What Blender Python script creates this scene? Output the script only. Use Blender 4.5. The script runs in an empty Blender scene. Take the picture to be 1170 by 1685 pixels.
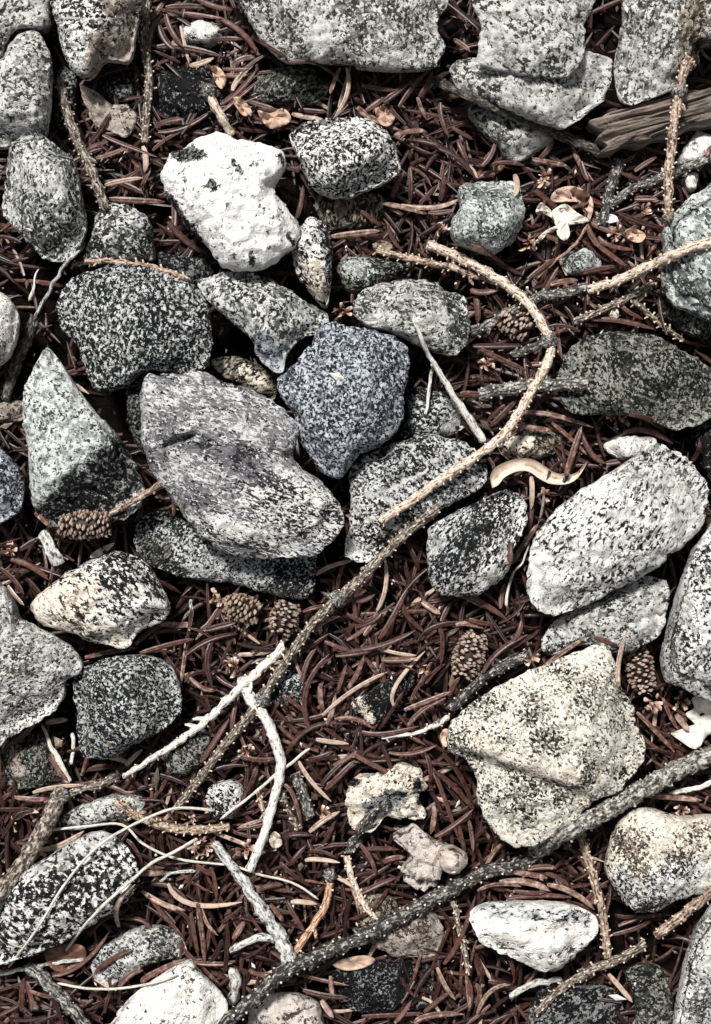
import bpy, math, random
import numpy as np
from mathutils import Vector, Matrix, noise
from mathutils.bvhtree import BVHTree
from mathutils.geometry import delaunay_2d_cdt

random.seed(7)
rnd = random.Random(11)
R = math.radians
sc = bpy.context.scene
C = sc.collection

# ------------------------------------------------------------------ camera
K = 0.00035            # metres per photo pixel on the ground
H = 0.85               # camera height
PW, PH = 1170.0, 1685.0
cam_d = bpy.data.cameras.new('camera'); cam = bpy.data.objects.new('camera', cam_d); C.objects.link(cam)
cam.location = (0, 0, H); cam.rotation_euler = (0, 0, 0)
cam_d.sensor_fit = 'VERTICAL'; cam_d.sensor_height = 24.0
cam_d.lens = 24.0 * H / (PH * K)
cam_d.clip_start = 0.01; cam_d.clip_end = 100
sc.camera = cam

# ------------------------------------------------------------------ world, sun, exposure
SUN_EL, SUN_AZ = 58.0, 335.0     # azimuth clockwise from +Y (top of the picture)
w = bpy.data.worlds.new('World'); sc.world = w; w.use_nodes = True
nt = w.node_tree; nt.nodes.clear()
sky = nt.nodes.new('ShaderNodeTexSky'); sky.sky_type = 'NISHITA'; sky.sun_disc = False
sky.sun_elevation = R(SUN_EL); sky.sun_rotation = R(SUN_AZ); sky.dust_density = 3.0; sky.ozone_density = 1.0
hs = nt.nodes.new('ShaderNodeHueSaturation'); hs.inputs['Saturation'].default_value = 0.25
bg = nt.nodes.new('ShaderNodeBackground'); bg.inputs['Strength'].default_value = 0.042
wo = nt.nodes.new('ShaderNodeOutputWorld')
nt.links.new(sky.outputs[0], hs.inputs['Color']); nt.links.new(hs.outputs[0], bg.inputs['Color']); nt.links.new(bg.outputs[0], wo.inputs['Surface'])
sd = bpy.data.lights.new('sun', 'SUN'); sun = bpy.data.objects.new('sun', sd); C.objects.link(sun)
sd.energy = 3.6; sd.angle = R(8); sd.color = (1.0, 0.97, 0.92)
_a, _e = R(SUN_AZ), R(SUN_EL)
sdir = Vector((math.sin(_a) * math.cos(_e), math.cos(_a) * math.cos(_e), math.sin(_e)))
sun.rotation_euler = sdir.to_track_quat('Z', 'Y').to_euler(); sun.location = sdir * 3
sc.view_settings.view_transform = 'Standard'; sc.view_settings.look = 'None'
sc.view_settings.gamma = 1.0; sc.view_settings.use_curve_mapping = False
sc.view_settings.exposure = 0.52

# ------------------------------------------------------------------ helpers
def w2(px, py, z):
    """photo pixel seen at height z -> world point"""
    f = (H - z) / H
    return Vector(((px - PW / 2) * K * f, (PH / 2 - py) * K * f, z))

def tag(o, label=None, cat=None, group=None, kind=None):
    if label: o['label'] = label
    if cat: o['category'] = cat
    if group: o['group'] = group
    if kind: o['kind'] = kind
    return o

def mesh_obj(name, verts, faces, mat, parent=None, loc=None, smooth=True, attrs=None, uvs=None):
    me = bpy.data.meshes.new(name)
    me.from_pydata([tuple(v) for v in verts], [], faces)
    if smooth: me.polygons.foreach_set('use_smooth', [True] * len(me.polygons))
    if attrs:
        for k, a in attrs.items():
            at = me.attributes.new(k, 'FLOAT', 'POINT'); at.data.foreach_set('value', np.asarray(a, dtype=np.float32))
    if uvs is not None:
        at = me.attributes.new('tubeuv', 'FLOAT_VECTOR', 'POINT'); at.data.foreach_set('vector', np.asarray(uvs, dtype=np.float32).ravel())
    me.materials.append(mat)
    o = bpy.data.objects.new(name, me); C.objects.link(o)
    if parent: o.parent = parent
    if loc is not None: o.location = loc
    return o

def empty(name, loc):
    o = bpy.data.objects.new(name, None); C.objects.link(o); o.location = loc; o.empty_display_size = 0.01
    return o

def catmull(pts, step, closed=False):
    P = [np.array(p, float) for p in pts]; n = len(P); out = []
    segs = n if closed else n - 1
    for i in range(segs):
        if closed: p0, p1, p2, p3 = P[(i - 1) % n], P[i], P[(i + 1) % n], P[(i + 2) % n]
        else: p0, p1, p2, p3 = P[max(i - 1, 0)], P[i], P[i + 1], P[min(i + 2, n - 1)]
        m = max(1, int(round(np.linalg.norm(p2 - p1) / step)))
        for k in range(m):
            t = k / m
            out.append(0.5 * ((2 * p1) + (-p0 + p2) * t + (2 * p0 - 5 * p1 + 4 * p2 - p3) * t * t + (-p0 + 3 * p1 - 3 * p2 + p3) * t ** 3))
    if not closed: out.append(P[-1])
    return np.array(out)

# ------------------------------------------------------------------ materials
class NT:
    def __init__(s, name):
        s.m = bpy.data.materials.new(name); s.m.use_nodes = True; s.t = s.m.node_tree; s.t.nodes.clear()
        s.out = s.n('ShaderNodeOutputMaterial'); s.b = s.n('ShaderNodeBsdfPrincipled'); s.l(s.b.outputs[0], s.out.inputs[0])
    def n(s, k, **a):
        x = s.t.nodes.new(k)
        for q, v in a.items(): setattr(x, q, v)
        return x
    def l(s, a, b): s.t.links.new(a, b)
    def put(s, inp, v):
        if hasattr(v, 'is_output'): s.l(v, inp)
        else: inp.default_value = v
    def math(s, op, a, b=0.0, c=None):
        x = s.n('ShaderNodeMath', operation=op); s.put(x.inputs[0], a); s.put(x.inputs[1], b)
        if c is not None: s.put(x.inputs[2], c)
        return x.outputs[0]
    def noise(s, vec, scale, detail=3, rough=0.55, dist=0.0):
        x = s.n('ShaderNodeTexNoise'); s.put(x.inputs['Vector'], vec); x.inputs['Scale'].default_value = scale
        x.inputs['Detail'].default_value = detail; x.inputs['Roughness'].default_value = rough; x.inputs['Distortion'].default_value = dist
        return x.outputs[0]
    def rng(s, v, a, b, lo=0.0, hi=1.0):
        x = s.n('ShaderNodeMapRange'); s.put(x.inputs[0], v); x.inputs[1].default_value = a; x.inputs[2].default_value = b
        x.inputs[3].default_value = lo; x.inputs[4].default_value = hi
        return x.outputs[0]
    def mix(s, f, a, b):
        x = s.n('ShaderNodeMix', data_type='RGBA'); s.put(x.inputs[0], f)
        for i, v in ((6, a), (7, b)):
            if isinstance(v, tuple): v = (*v, 1.0) if len(v) == 3 else v
            s.put(x.inputs[i], v)
        return x.outputs[2]
    def bump(s, h, strength, dist):
        x = s.n('ShaderNodeBump'); x.inputs['Strength'].default_value = strength; x.inputs['Distance'].default_value = dist
        s.l(h, x.inputs['Height']); s.l(x.outputs[0], s.b.inputs['Normal'])

PAL = {  # dark, mid, light, bias (more -> lighter), mid share
    'pale':  ((.03, .031, .028), (.23, .232, .220), (.58, .58, .555), .03, .5),
    'grey':  ((.014, .015, .014), (.12, .126, .12), (.60, .61, .59), .0, .5),
    'salt':  ((.007, .007, .007), (.11, .11, .104), (.74, .74, .715), .012, .25),
    'dark':  ((.006, .007, .008), (.035, .039, .043), (.56, .575, .575), -.03, .35),
    'blue':  ((.009, .011, .016), (.075, .087, .112), (.50, .54, .59), -.012, .5),
    'violet': ((.016, .015, .019), (.16, .159, .168), (.60, .60, .615), .004, .85),
    'green': ((.03, .038, .036), (.20, .228, .216), (.60, .635, .61), .03, .6),
    'olive': ((.006, .007, .005), (.05, .053, .045), (.30, .305, .275), -.035, .5),
    'cream': ((.03, .022, .015), (.46, .385, .305), (.76, .70, .61), .055, .35),
    'rubble': ((.05, .04, .035), (.36, .315, .285), (.56, .51, .47), .06, .5),
    'nodule': ((.12, .09, .075), (.44, .36, .31), (.60, .52, .46), .08, .5),
    'warm':  ((.011, .009, .006), (.29, .26, .21), (.75, .72, .645), .05, .45),
    'pearl': ((.05, .045, .04), (.62, .60, .55), (.80, .78, .74), .12, .5),
    'white': ((.04, .038, .036), (.64, .63, .62), (.84, .83, .82), .15, .6),
    'black': ((.004, .004, .005), (.014, .015, .016), (.24, .25, .25), -.07, .4),
    'brown': ((.012, .009, .006), (.10, .085, .065), (.34, .30, .24), -.01, .5),
    'tan':   ((.05, .035, .025), (.22, .18, .15), (.42, .37, .33), .03, .6),
}
def stone_mat(name, p, q=None, sc_=1.0, ang=0.0, st=1.0, bmp=0.6, o_n2=.42):
    s = NT(name); tc = s.n('ShaderNodeTexCoord')
    mp = s.n('ShaderNodeMapping'); s.l(tc.outputs['Object'], mp.inputs[0])
    mp.inputs['Location'].default_value = [rnd.uniform(-5, 5) for _ in range(3)]
    mr = s.n('ShaderNodeMapping'); s.l(tc.outputs['Object'], mr.inputs[0]); mr.inputs['Rotation'].default_value = (0, 0, R(ang))
    s.l(mr.outputs[0], mp.inputs[0]); mp.inputs['Scale'].default_value = (1.0 / st, 1.0, 1.0)
    V = mp.outputs[0]
    n1 = s.noise(V, 520 * sc_, 4, .68, 0.35)
    n2 = s.noise(V, 42 * sc_, 3, .55, .3)
    n3 = s.noise(V, 1500, 2, .6)
    n4 = s.noise(V, 210 * sc_, 4, .68, .3)
    vo = s.n('ShaderNodeTexVoronoi'); s.l(V, vo.inputs['Vector']); vo.inputs['Scale'].default_value = 620 * sc_
    sx = s.n('ShaderNodeSeparateColor'); s.l(vo.outputs['Color'], sx.inputs[0]); vc = sx.outputs[0]
    t0 = s.math('ADD', n1, s.math('MULTIPLY', s.math('SUBTRACT', n2, .5), o_n2))
    t0 = s.math('ADD', t0, s.math('MULTIPLY', s.math('SUBTRACT', n3, .5), .25))
    t0 = s.math('ADD', t0, s.math('MULTIPLY', s.math('SUBTRACT', vc, .5), .13))
    def col(P):
        d, m, l, b, ms = P
        t = s.rng(s.math('ADD', t0, b), .478, .536)
        c = s.mix(t, d, l)
        mk = s.rng(n4, .52 - .10 * (ms - .3), .62 - .12 * (ms - .3), 0, ms + .15)
        return s.mix(mk, c, m)
    c = col(PAL[p])
    if q:
        at = s.n('ShaderNodeAttribute', attribute_name='zone')
        z = s.math('ADD', at.outputs['Fac'], s.math('MULTIPLY', s.math('SUBTRACT', n4, .5), 2.6))
        z = s.math('ADD', z, s.math('MULTIPLY', s.math('SUBTRACT', n2, .5), 1.2))
        z = s.math('ADD', z, s.math('MULTIPLY', s.math('SUBTRACT', n1, .5), 2.2))
        c = s.mix(s.rng(z, .44, .56), c, col(PAL[q]))
    if rnd.random() < .45:      # a thin pale mineral vein and a broad stain
        mv = s.n('ShaderNodeMapping'); s.l(tc.outputs['Object'], mv.inputs[0]); mv.inputs['Rotation'].default_value = (0, 0, rnd.uniform(0, 3)); mv.inputs['Scale'].default_value = (.35, 1, 1); mv.inputs['Location'].default_value = (rnd.uniform(-3, 3),) * 3
        v_ = s.math('ABSOLUTE', s.math('SUBTRACT', s.math('ADD', s.noise(mv.outputs[0], 26, 2, .5), s.math('MULTIPLY', n4, .05)), .53))
        c = s.mix(s.rng(v_, .003, .010, rnd.uniform(.5, .9), 0), c, tuple(.25 * a_ + .75 * b_ for a_, b_ in zip(PAL[p][1], PAL[p][2])))
    s.l(c, s.b.inputs['Base Color']); s.b.inputs['Roughness'].default_value = .72
    s.b.inputs['Specular IOR Level'].default_value = .14
    h = s.math('ADD', s.math('MULTIPLY', n1, 1.0), s.math('ADD', s.math('MULTIPLY', n3, .4), s.math('MULTIPLY', n4, 1.4)))
    s.bump(h, bmp, .0026)
    return s.m

def simple_mat(name, ramp, rough=.6, nscale=400, bdist=.0004, spec=.4):
    """colour from the 'tint' attribute through three colours, with a little grain"""
    s = NT(name); at = s.n('ShaderNodeAttribute', attribute_name='tint'); tc = s.n('ShaderNodeTexCoord')
    n = s.noise(tc.outputs['Object'], nscale, 4, .6, .4)
    t = s.math('ADD', at.outputs['Fac'], s.math('MULTIPLY', s.math('SUBTRACT', n, .5), .9))
    cr = s.n('ShaderNodeValToRGB'); s.l(t, cr.inputs[0]); e = cr.color_ramp.elements
    e[0].position, e[0].color = ramp[0][0], (*ramp[0][1], 1); e[1].position, e[1].color = ramp[-1][0], (*ramp[-1][1], 1)
    for p, c in ramp[1:-1]: x = e.new(p); x.color = (*c, 1)
    s.l(cr.outputs[0], s.b.inputs['Base Color']); s.b.inputs['Roughness'].default_value = rough
    s.b.inputs['Specular IOR Level'].default_value = spec
    s.bump(n, .5, bdist)
    return s.m

M_needle = simple_mat('needle_brown', [(0, (.008, .003, .002)), (.4, (.040, .016, .012)), (.7, (.125, .060, .047)), (1, (.50, .38, .30))], .42, 300, .0004, .4)

def bark_mat(name, crev, body, light, scale=1.0, bias=0.0):
    s = NT(name); at = s.n('ShaderNodeAttribute', attribute_name='tubeuv')
    mp = s.n('ShaderNodeMapping'); s.l(at.outputs['Vector'], mp.inputs[0]); mp.inputs['Location'].default_value = (rnd.uniform(0, 9), rnd.uniform(0, 9), 0)
    n1 = s.noise(mp.outputs[0], 1.3 * scale, 4, .62, .5)
    tc = s.n('ShaderNodeTexCoord'); n2 = s.noise(tc.outputs['Object'], 700, 3, .6)
    t = s.math('ADD', n1, s.math('MULTIPLY', s.math('SUBTRACT', n2, .5), .5)); t = s.math('ADD', t, bias)
    c = s.mix(s.rng(t, .40, .50), crev, body); c = s.mix(s.rng(t, .50, .64), c, light)
    s.l(c, s.b.inputs['Base Color']); s.b.inputs['Roughness'].default_value = .7
    s.bump(t, .8, .0011)
    return s.m
BM = {
    'tan':   bark_mat('bark_tan', (.045, .028, .02), (.34, .24, .175), (.64, .52, .43), 1, .0),
    'pale':  bark_mat('bark_pale_tan', (.13, .08, .06), (.55, .43, .34), (.80, .70, .60), 1, .04),
    'greyt': bark_mat('bark_grey_tan', (.014, .010, .008), (.15, .12, .09), (.52, .46, .39), 1.1, -.01),
    'grey':  bark_mat('bark_grey', (.008, .007, .006), (.10, .095, .085), (.50, .49, .46), 1.1, -.005),
    'branch': bark_mat('bark_branch', (.010, .009, .008), (.15, .14, .12), (.52, .50, .46), 1.2, .005),
    'dark':  bark_mat('bark_dark', (.004, .003, .003), (.04, .035, .03), (.40, .38, .35), 1.1, -.02),
    'white': bark_mat('wood_bleached', (.12, .10, .08), (.58, .56, .51), (.82, .80, .76), .7, .08),
    'ashen': bark_mat('wood_ashen', (.03, .028, .025), (.33, .33, .31), (.66, .67, .64), .8, .04),
    'straw': bark_mat('straw', (.30, .26, .20), (.52, .49, .42), (.70, .68, .62), .6, .08),
    'orange': bark_mat('bark_orange', (.10, .04, .02), (.44, .24, .14), (.68, .48, .34), 1, .03),
    'rot':   bark_mat('wood_weathered', (.006, .005, .004), (.05, .043, .036), (.24, .21, .18), 1.2, -.02),
    'stem':  bark_mat('stem_brown', (.06, .03, .02), (.22, .13, .09), (.42, .29, .21), .6, .05),
}
M_peg = {
    'tan': simple_mat('peg_tan', [(0, (.30, .20, .13)), (.5, (.55, .42, .30)), (1, (.78, .68, .55))]),
    'grey': simple_mat('peg_grey', [(0, (.04, .03, .025)), (.5, (.22, .19, .15)), (1, (.60, .57, .50))]),
    'dark': simple_mat('peg_pale_tipped', [(0, (.012, .01, .009)), (.62, (.05, .045, .04)), (.8, (.55, .54, .50)), (1, (.74, .73, .70))]),
}

# ------------------------------------------------------------------ ground
def build_ground():
    s = NT('humus'); tc = s.n('ShaderNodeTexCoord')
    n = s.noise(tc.outputs['Object'], 120, 6, .65, .5); n2 = s.noise(tc.outputs['Object'], 900, 3, .6)
    c = s.mix(s.rng(n, .4, .62), (.003, .002, .002), (.010, .006, .005)); c = s.mix(s.rng(n2, .62, .74), c, (.03, .02, .015))
    s.l(c, s.b.inputs['Base Color']); s.b.inputs['Roughness'].default_value = .95; s.b.inputs['Specular IOR Level'].default_value = .1
    s.bump(s.math('ADD', n, n2), 1.0, .004)
    xs = np.concatenate([[-8, -4, -2, -1, -.6], np.linspace(-.4, .4, 100), [.6, 1, 2, 4, 8]])
    ys = np.concatenate([[-8, -4, -2, -1, -.6], np.linspace(-.45, .45, 110), [.6, 1, 2, 4, 8]])
    V = [(x, y, -.012 + .008 * noise.noise(Vector((x * 30, y * 30, 0))) + .003 * noise.noise(Vector((x * 120, y * 120, 4)))) for y in ys for x in xs]
    nx = len(xs); F = [(j * nx + i, j * nx + i + 1, (j + 1) * nx + i + 1, (j + 1) * nx + i) for j in range(len(ys) - 1) for i in range(nx - 1)]
    tag(mesh_obj('ground', V, F, s.m), 'dark humus soil showing black between stones and needles', 'ground', None, 'structure')
build_ground()

# ------------------------------------------------------------------ stones
# (short name, label, outline px, level mm, height mm, palette, zone palette, zone capsules, opts)
ST = []
def S(short, label, pts, z0, ht, pal, q=None, zone=(), **o): ST.append((short, label, pts, z0, ht, pal, q, zone, o))

S('top-left corner stone', 'pale flat stone filling the very top left corner', [(-40,-40),(80,-40),(84,10),(84,36),(72,50),(45,48),(20,58),(0,92),(-40,100)], 20, 12, 'pale')
S('pale left-edge stone', 'pale speckled upright stone on left edge above the long oval stone', [(22,64),(48,50),(70,60),(85,98),(84,150),(79,195),(72,228),(40,232),(0,245),(-30,230),(-35,150),(0,100)], 24, 15, 'pale')
S('half-cream top stone', 'stone at top edge, black speckled left and smooth cream right', [(86,-35),(232,-35),(230,28),(222,78),(212,102),(190,100),(168,102),(152,124),(136,131),(112,106),(96,60)], 24, 14, 'salt', 'tan', [(205,-10,198,80,36),(160,60,150,120,12)])
S('long oval stone', 'long grey oval stone standing left of the peg-covered dark twig', [(38,215),(66,216),(95,235),(122,262),(134,320),(142,370),(130,408),(102,433),(72,425),(42,397),(15,366),(3,340),(8,270),(18,235)], 24, 18, 'grey', ang=80, st=1.5)
S('small tucked stone', 'small dark speckled stone tucked right of the long oval stone', [(180,332),(215,337),(245,358),(253,395),(252,430),(200,436),(140,432),(147,390),(158,352)], 16, 12, 'grey')
S('top slab', 'broad pale grey slab at the centre of the top edge', [(370,-40),(722,-40),(724,40),(735,80),(714,112),(640,116),(592,113),(580,105),(500,103),(460,99),(430,72),(408,36),(392,5)], 22, 14, 'pale', sc_=.8)
S('little pale top pebble', 'little pale pebble among needles below the top edge', [(298,45),(330,31),(356,35),(366,55),(350,73),(320,76),(300,66)], 11, 9, 'pearl', 'salt', [(290,60,360,75,14)])
S('crumbly black stone', 'crumbly black stone above the white quartz stone', [(248,128),(300,105),(350,108),(378,140),(352,190),(300,196),(258,190)], 6, 11, 'black')
S('black top-left pebble', 'black pebble left of the vertical top twig', [(160,135),(190,118),(235,125),(236,160),(205,172),(170,165)], 7, 9, 'black')
S('flat taupe flake', 'flat taupe flake of stone under the vertical top twig', [(128,138),(150,145),(165,152),(185,170),(210,172),(225,190),(221,214),(204,226),(180,216),(155,206),(140,180)], 14, 3, 'tan', sc_=.5)
S('dim stone under the slab', 'dim mossy grey stone just below the broad top slab', [(405,135),(440,115),(510,108),(540,140),(528,165),(490,179),(450,173),(410,158)], 10, 10, 'olive')
S('upper block', 'smooth pale block at top edge resting on the wider pale stone', [(781,-40),(977,-40),(967,40),(965,82),(947,118),(930,130),(860,124),(802,112),(783,96),(790,40)], 38, 8, 'pale', sc_=.8)
S('wide pale stone', 'wide pale stone lying under the block at top right', [(738,120),(750,98),(785,92),(930,80),(985,88),(1008,100),(1006,140),(986,176),(942,206),(925,212),(870,196),(800,166),(760,156)], 24, 12, 'pale')
S('lower wedge stone', 'pale wedge stone under the dark weathered stick', [(765,180),(800,160),(860,180),(912,224),(884,250),(862,264),(832,263),(815,236),(790,214)], 14, 11, 'pale')
S('top-right stone', 'large pale stone in top right corner with a brown stained side', [(1045,-40),(1210,-40),(1210,60),(1160,70),(1148,110),(1112,146),(1062,166),(1030,173),(1014,150),(1009,105),(1020,52)], 26, 14, 'pale', 'brown', [(1145,10,1140,120,22)])
S('white quartz stone', 'bright white lumpy quartz stone with black pits', [(263,290),(275,260),(300,240),(330,222),(360,215),(400,228),(440,234),(468,245),(474,268),(460,290),(456,315),(475,340),(494,370),(490,402),(462,425),(430,446),(390,448),(360,436),(342,411),(320,390),(295,360),(275,330)], 28, 20, 'white', 'black', [(290,255,330,252,10),(345,300,352,308,6),(384,262,396,282,3),(272,320,325,395,7),(300,290,304,296,3),(412,420,418,436,4),(462,255,466,272,5),(475,385,482,400,4)], lump=1.25, pits=[(298,252,332,248,9,3),(346,300,350,308,6,2.5),(440,300,470,296,10,4),(372,275,378,282,6,2),(410,330,412,345,6,1.5)])
S('speckled oval stone', 'rounded black and white speckled stone right of white quartz', [(476,214),(510,197),(560,190),(602,194),(640,215),(655,245),(657,280),(636,300),(600,315),(560,328),(530,320),(505,300),(490,262),(476,236)], 24, 17, 'salt', n2=.12, lt=-.015)
S('streaky brown stone', 'small streaky brown stone below the speckled oval stone', [(522,322),(625,318),(630,350),(612,373),(560,382),(532,376)], 10, 9, 'brown', ang=95, st=3)
S('pale knuckle stone', 'pale blocky stone above the start of the curved twig', [(756,305),(800,295),(848,300),(864,330),(863,360),(846,395),(812,419),(780,413),(746,396),(741,370),(755,338)], 20, 15, 'green')
S('right-edge mint stone', 'pale minty stone on the right edge behind the tan twig', [(1210,300),(1150,315),(1110,345),(1090,380),(1095,420),(1089,452),(1100,490),(1130,512),(1210,522)], 28, 17, 'green')
S('shadowed edge stone', 'dim stone beneath the minty right-edge stone', [(1072,478),(1110,500),(1210,512),(1210,575),(1145,556),(1100,528)], 12, 10, 'olive')
S('narrow half-cream stone', 'narrow upright stone right of white quartz, dark top, cream base', [(510,357),(534,361),(547,395),(547,440),(545,480),(536,508),(515,490),(495,462),(479,430),(480,392)], 18, 13, 'salt', 'cream', [(512,440,520,480,17)])
S('low olive pebble', 'low olive grey pebble above the pointed pale stone', [(551,445),(565,425),(600,419),(650,429),(670,440),(642,466),(600,481),(575,483),(560,467)], 14, 10, 'olive', 'green', [(580,440,600,450,18)])
S('pale saddle stone', 'pale grey stone pierced by the tip of the straight bleached stick', [(580,497),(600,475),(650,460),(685,456),(740,475),(772,500),(772,560),(752,585),(720,581),(690,571),(640,546),(600,537),(580,517)], 20, 15, 'pale', 'grey', [(755,500,745,570,30),(680,555,720,570,12)])
S('big charcoal stone', 'big round charcoal stone left of centre with fine white specks', [(90,490),(105,465),(140,445),(200,433),(260,438),(312,455),(328,475),(347,510),(349,560),(342,605),(300,617),(250,612),(225,622),(205,641),(157,641),(136,602),(120,560),(95,530)], 23, 16, 'dark', n2=.15, sc_=1.25, bl=1)
S('stone behind charcoal', 'dark stone peeking out above the big charcoal stone', [(205,428),(240,409),(290,418),(342,428),(352,452),(325,470),(240,455)], 12, 9, 'black')
S('leaning grey stone', 'grey wedge stone below white quartz pointing down right', [(321,466),(345,451),(400,447),(440,455),(500,490),(541,520),(532,545),(496,560),(472,590),(466,613),(450,611),(421,586),(414,564),(380,531),(345,500)], 22, 13, 'grey', 'blue', [(430,560,455,600,16)])
S('blue-grey stone', 'blue-grey pentagonal stone at the centre', [(530,529),(575,534),(640,549),(673,565),(676,592),(669,650),(661,700),(632,732),(590,752),(562,790),(530,781),(510,751),(490,720),(480,682),(454,646),(457,620),(490,590),(510,560)], 29, 17, 'blue', n2=.15, sc_=1.25)
S('small cream stone', 'small cream and brown stone in gap left of blue-grey stone', [(343,592),(380,584),(420,594),(450,620),(456,660),(410,645),(370,622)], 10, 9, 'brown', 'cream', [(355,595,362,600,9),(400,605,430,630,11)], ang=-40, st=2)
S('dark sliver stone', 'dark sliver of stone against left side of banded stone', [(214,614),(238,606),(250,700),(258,770),(225,732),(206,682)], 16, 10, 'black')
S('banded grey stone', 'largest stone, banded violet-grey, notched on its right side', [(236,618),(274,614),(330,609),(362,622),(406,638),(443,654),(474,677),(490,704),(489,728),(484,752),(505,775),(537,798),(561,832),(566,860),(543,896),(518,914),(481,918),(439,923),(391,917),(349,896),(312,866),(285,832),(268,806),(248,776),(232,730),(230,674)], 36, 17, 'violet', 'salt', [(450,825,530,850,44),(340,868,480,898,20)], ang=20, st=2.0, sc_=1.3, pits=[(270,733,312,718,7,9),(318,716,352,728,5,4),(240,640,262,700,5,1.5),(450,742,492,752,10,4.5),(272,745,276,790,4,5)], creases=[(380,722,.05,.99,1.0,4),(330,715,.5,-.86,.22),(420,860,.1,.99,.5)])
S('triangular green stone', 'triangular pale green stone with black lower right side', [(75,572),(95,588),(130,640),(160,680),(200,720),(226,770),(240,812),(216,850),(160,871),(110,876),(70,861),(50,830),(45,770),(35,682),(38,640),(55,600)], 25, 18, 'green', 'black', [(220,765,130,850,44),(200,740,75,860,26),(190,860,110,880,34)], creases=[(190,720,.55,.83,.7)], lt=.03, n2=.2)
S('white edge pebble', 'smooth white pebble cut by left edge beside thin dark sticks', [(-40,478),(0,480),(18,492),(31,522),(23,570),(0,600),(-40,606)], 20, 12, 'pearl')
S('dim edge pebble', 'dim grey pebble at left edge beside triangular stone', [(-40,668),(20,658),(42,662),(40,692),(-40,698)], 10, 7, 'tan')
S('speckled edge stone', 'speckled blue-grey stone cut by left edge below green stone', [(-40,690),(0,735),(20,755),(38,785),(38,820),(22,850),(-40,862)], 20, 12, 'blue')
S('low dark slab', 'long dark slab half hidden under the banded grey stone', [(218,882),(235,850),(265,841),(300,855),(350,890),(430,900),(515,890),(522,955),(502,986),(450,981),(400,966),(330,956),(280,946),(240,926),(221,906)], 15, 10, 'dark', 'olive', [(240,900,260,915,20),(440,970,500,975,12)])
S('half-cream lower stone', 'stone with creamy quartz left end and black streaked right end', [(51,990),(80,960),(120,935),(165,915),(202,905),(240,924),(266,960),(281,1000),(266,1026),(232,1041),(206,1066),(160,1060),(110,1041),(75,1029),(55,1011)], 23, 15, 'salt', 'cream', [(75,990,135,985,38),(110,1020,190,1050,18)], ang=35, st=1.8)
S('big left-edge stone', 'big pale speckled stone cut by the left edge', [(-40,945),(0,960),(18,985),(28,1012),(60,1030),(110,1058),(137,1090),(131,1110),(109,1122),(105,1155),(80,1182),(30,1206),(-40,1230)], 27, 16, 'pale', 'salt', [(0,1170,90,1140,34)], creases=[(30,1110,.3,.95,.6)])
S('round charcoal stone', 'round charcoal stone beside the big left-edge stone', [(117,1125),(135,1100),(180,1080),(240,1077),(280,1094),(298,1130),(299,1165),(271,1201),(220,1231),(180,1251),(150,1249),(130,1235),(124,1180)], 23, 16, 'dark', n2=.2, sc_=1.1, bl=1)
S('mossy corner pebble', 'dark mossy pebble below the big left-edge stone', [(5,1232),(40,1205),(80,1214),(102,1260),(92,1292),(40,1302),(8,1287)], 10, 10, 'olive', 'tan', [(20,1240,30,1270,10)])
S('dark middle stone', 'dark mottled stone crossed by the curved tan twig', [(578,768),(620,740),(700,714),(760,723),(792,750),(802,790),(762,822),(704,852),(654,882),(602,926),(564,916),(575,860),(574,810)], 17, 12, 'salt', 'dark', [(640,780,760,760,50)])
S('hidden dark stone', 'dark stone half hidden right of the blue-grey stone', [(672,645),(705,636),(750,660),(775,690),(745,718),(690,728),(652,730),(668,690)], 9, 9, 'dark')
S('notched dark stone', 'dark white-flecked stone right of the long knobbly twig', [(703,870),(740,845),(800,815),(835,802),(863,820),(866,860),(848,905),(842,935),(802,971),(750,986),(714,971),(704,930)], 18, 13, 'salt', 'dark', [(770,850,740,930,38)], ang=-60, st=1.8)
S('large bright oval stone', 'large bright speckled oval stone at right', [(866,942),(875,890),(905,850),(932,820),(980,790),(1040,750),(1080,730),(1112,740),(1150,770),(1168,810),(1161,860),(1132,895),(1090,930),(1050,956),(990,986),(930,1011),(895,1013),(870,986)], 33, 18, 'salt', 'pale', [(1060,770,1130,800,40),(950,980,900,1000,22),(1120,860,1150,820,18)], ang=-60, st=1.7, lt=.045)
S('grey underlying stone', 'grey stone wedged under the large bright oval stone', [(888,1060),(920,1015),(1000,975),(1060,945),(1100,960),(1099,1000),(1091,1040),(1066,1061),(1020,1080),(950,1067),(905,1079)], 16, 11, 'grey', 'pale', [(940,1030,1000,1020,25)])
S('right-edge block', 'tall speckled block cut by the right edge', [(1210,850),(1150,890),(1135,920),(1111,990),(1095,1050),(1088,1100),(1110,1131),(1210,1142)], 30, 17, 'salt', 'pale', [(1120,980,1100,1100,16),(1100,1120,1200,1130,16)], lt=.02)
S('dark olive stone', 'large dark olive stone lying low at right', [(924,590),(950,560),(1000,545),(1080,549),(1130,580),(1170,603),(1200,640),(1184,680),(1142,701),(1105,706),(1060,691),(1000,683),(945,682),(916,650)], 20, 11, 'olive')
S('small ivory pebble', 'small ivory pebble above the large bright oval stone', [(994,731),(1030,717),(1075,721),(1085,742),(1040,757),(1005,749)], 14, 8, 'pearl')
S('dark right-edge stone', 'black stone at right edge above the bright oval stone', [(1135,705),(1165,690),(1210,690),(1210,800),(1165,790),(1150,750)], 12, 10, 'black')
S('brown mottled pebble', 'brown mottled pebble under the pale curled leaf strip', [(818,732),(850,708),(900,704),(931,725),(916,748),(880,756),(840,762)], 10, 8, 'brown', 'cream', [(840,730,870,725,10)])
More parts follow.
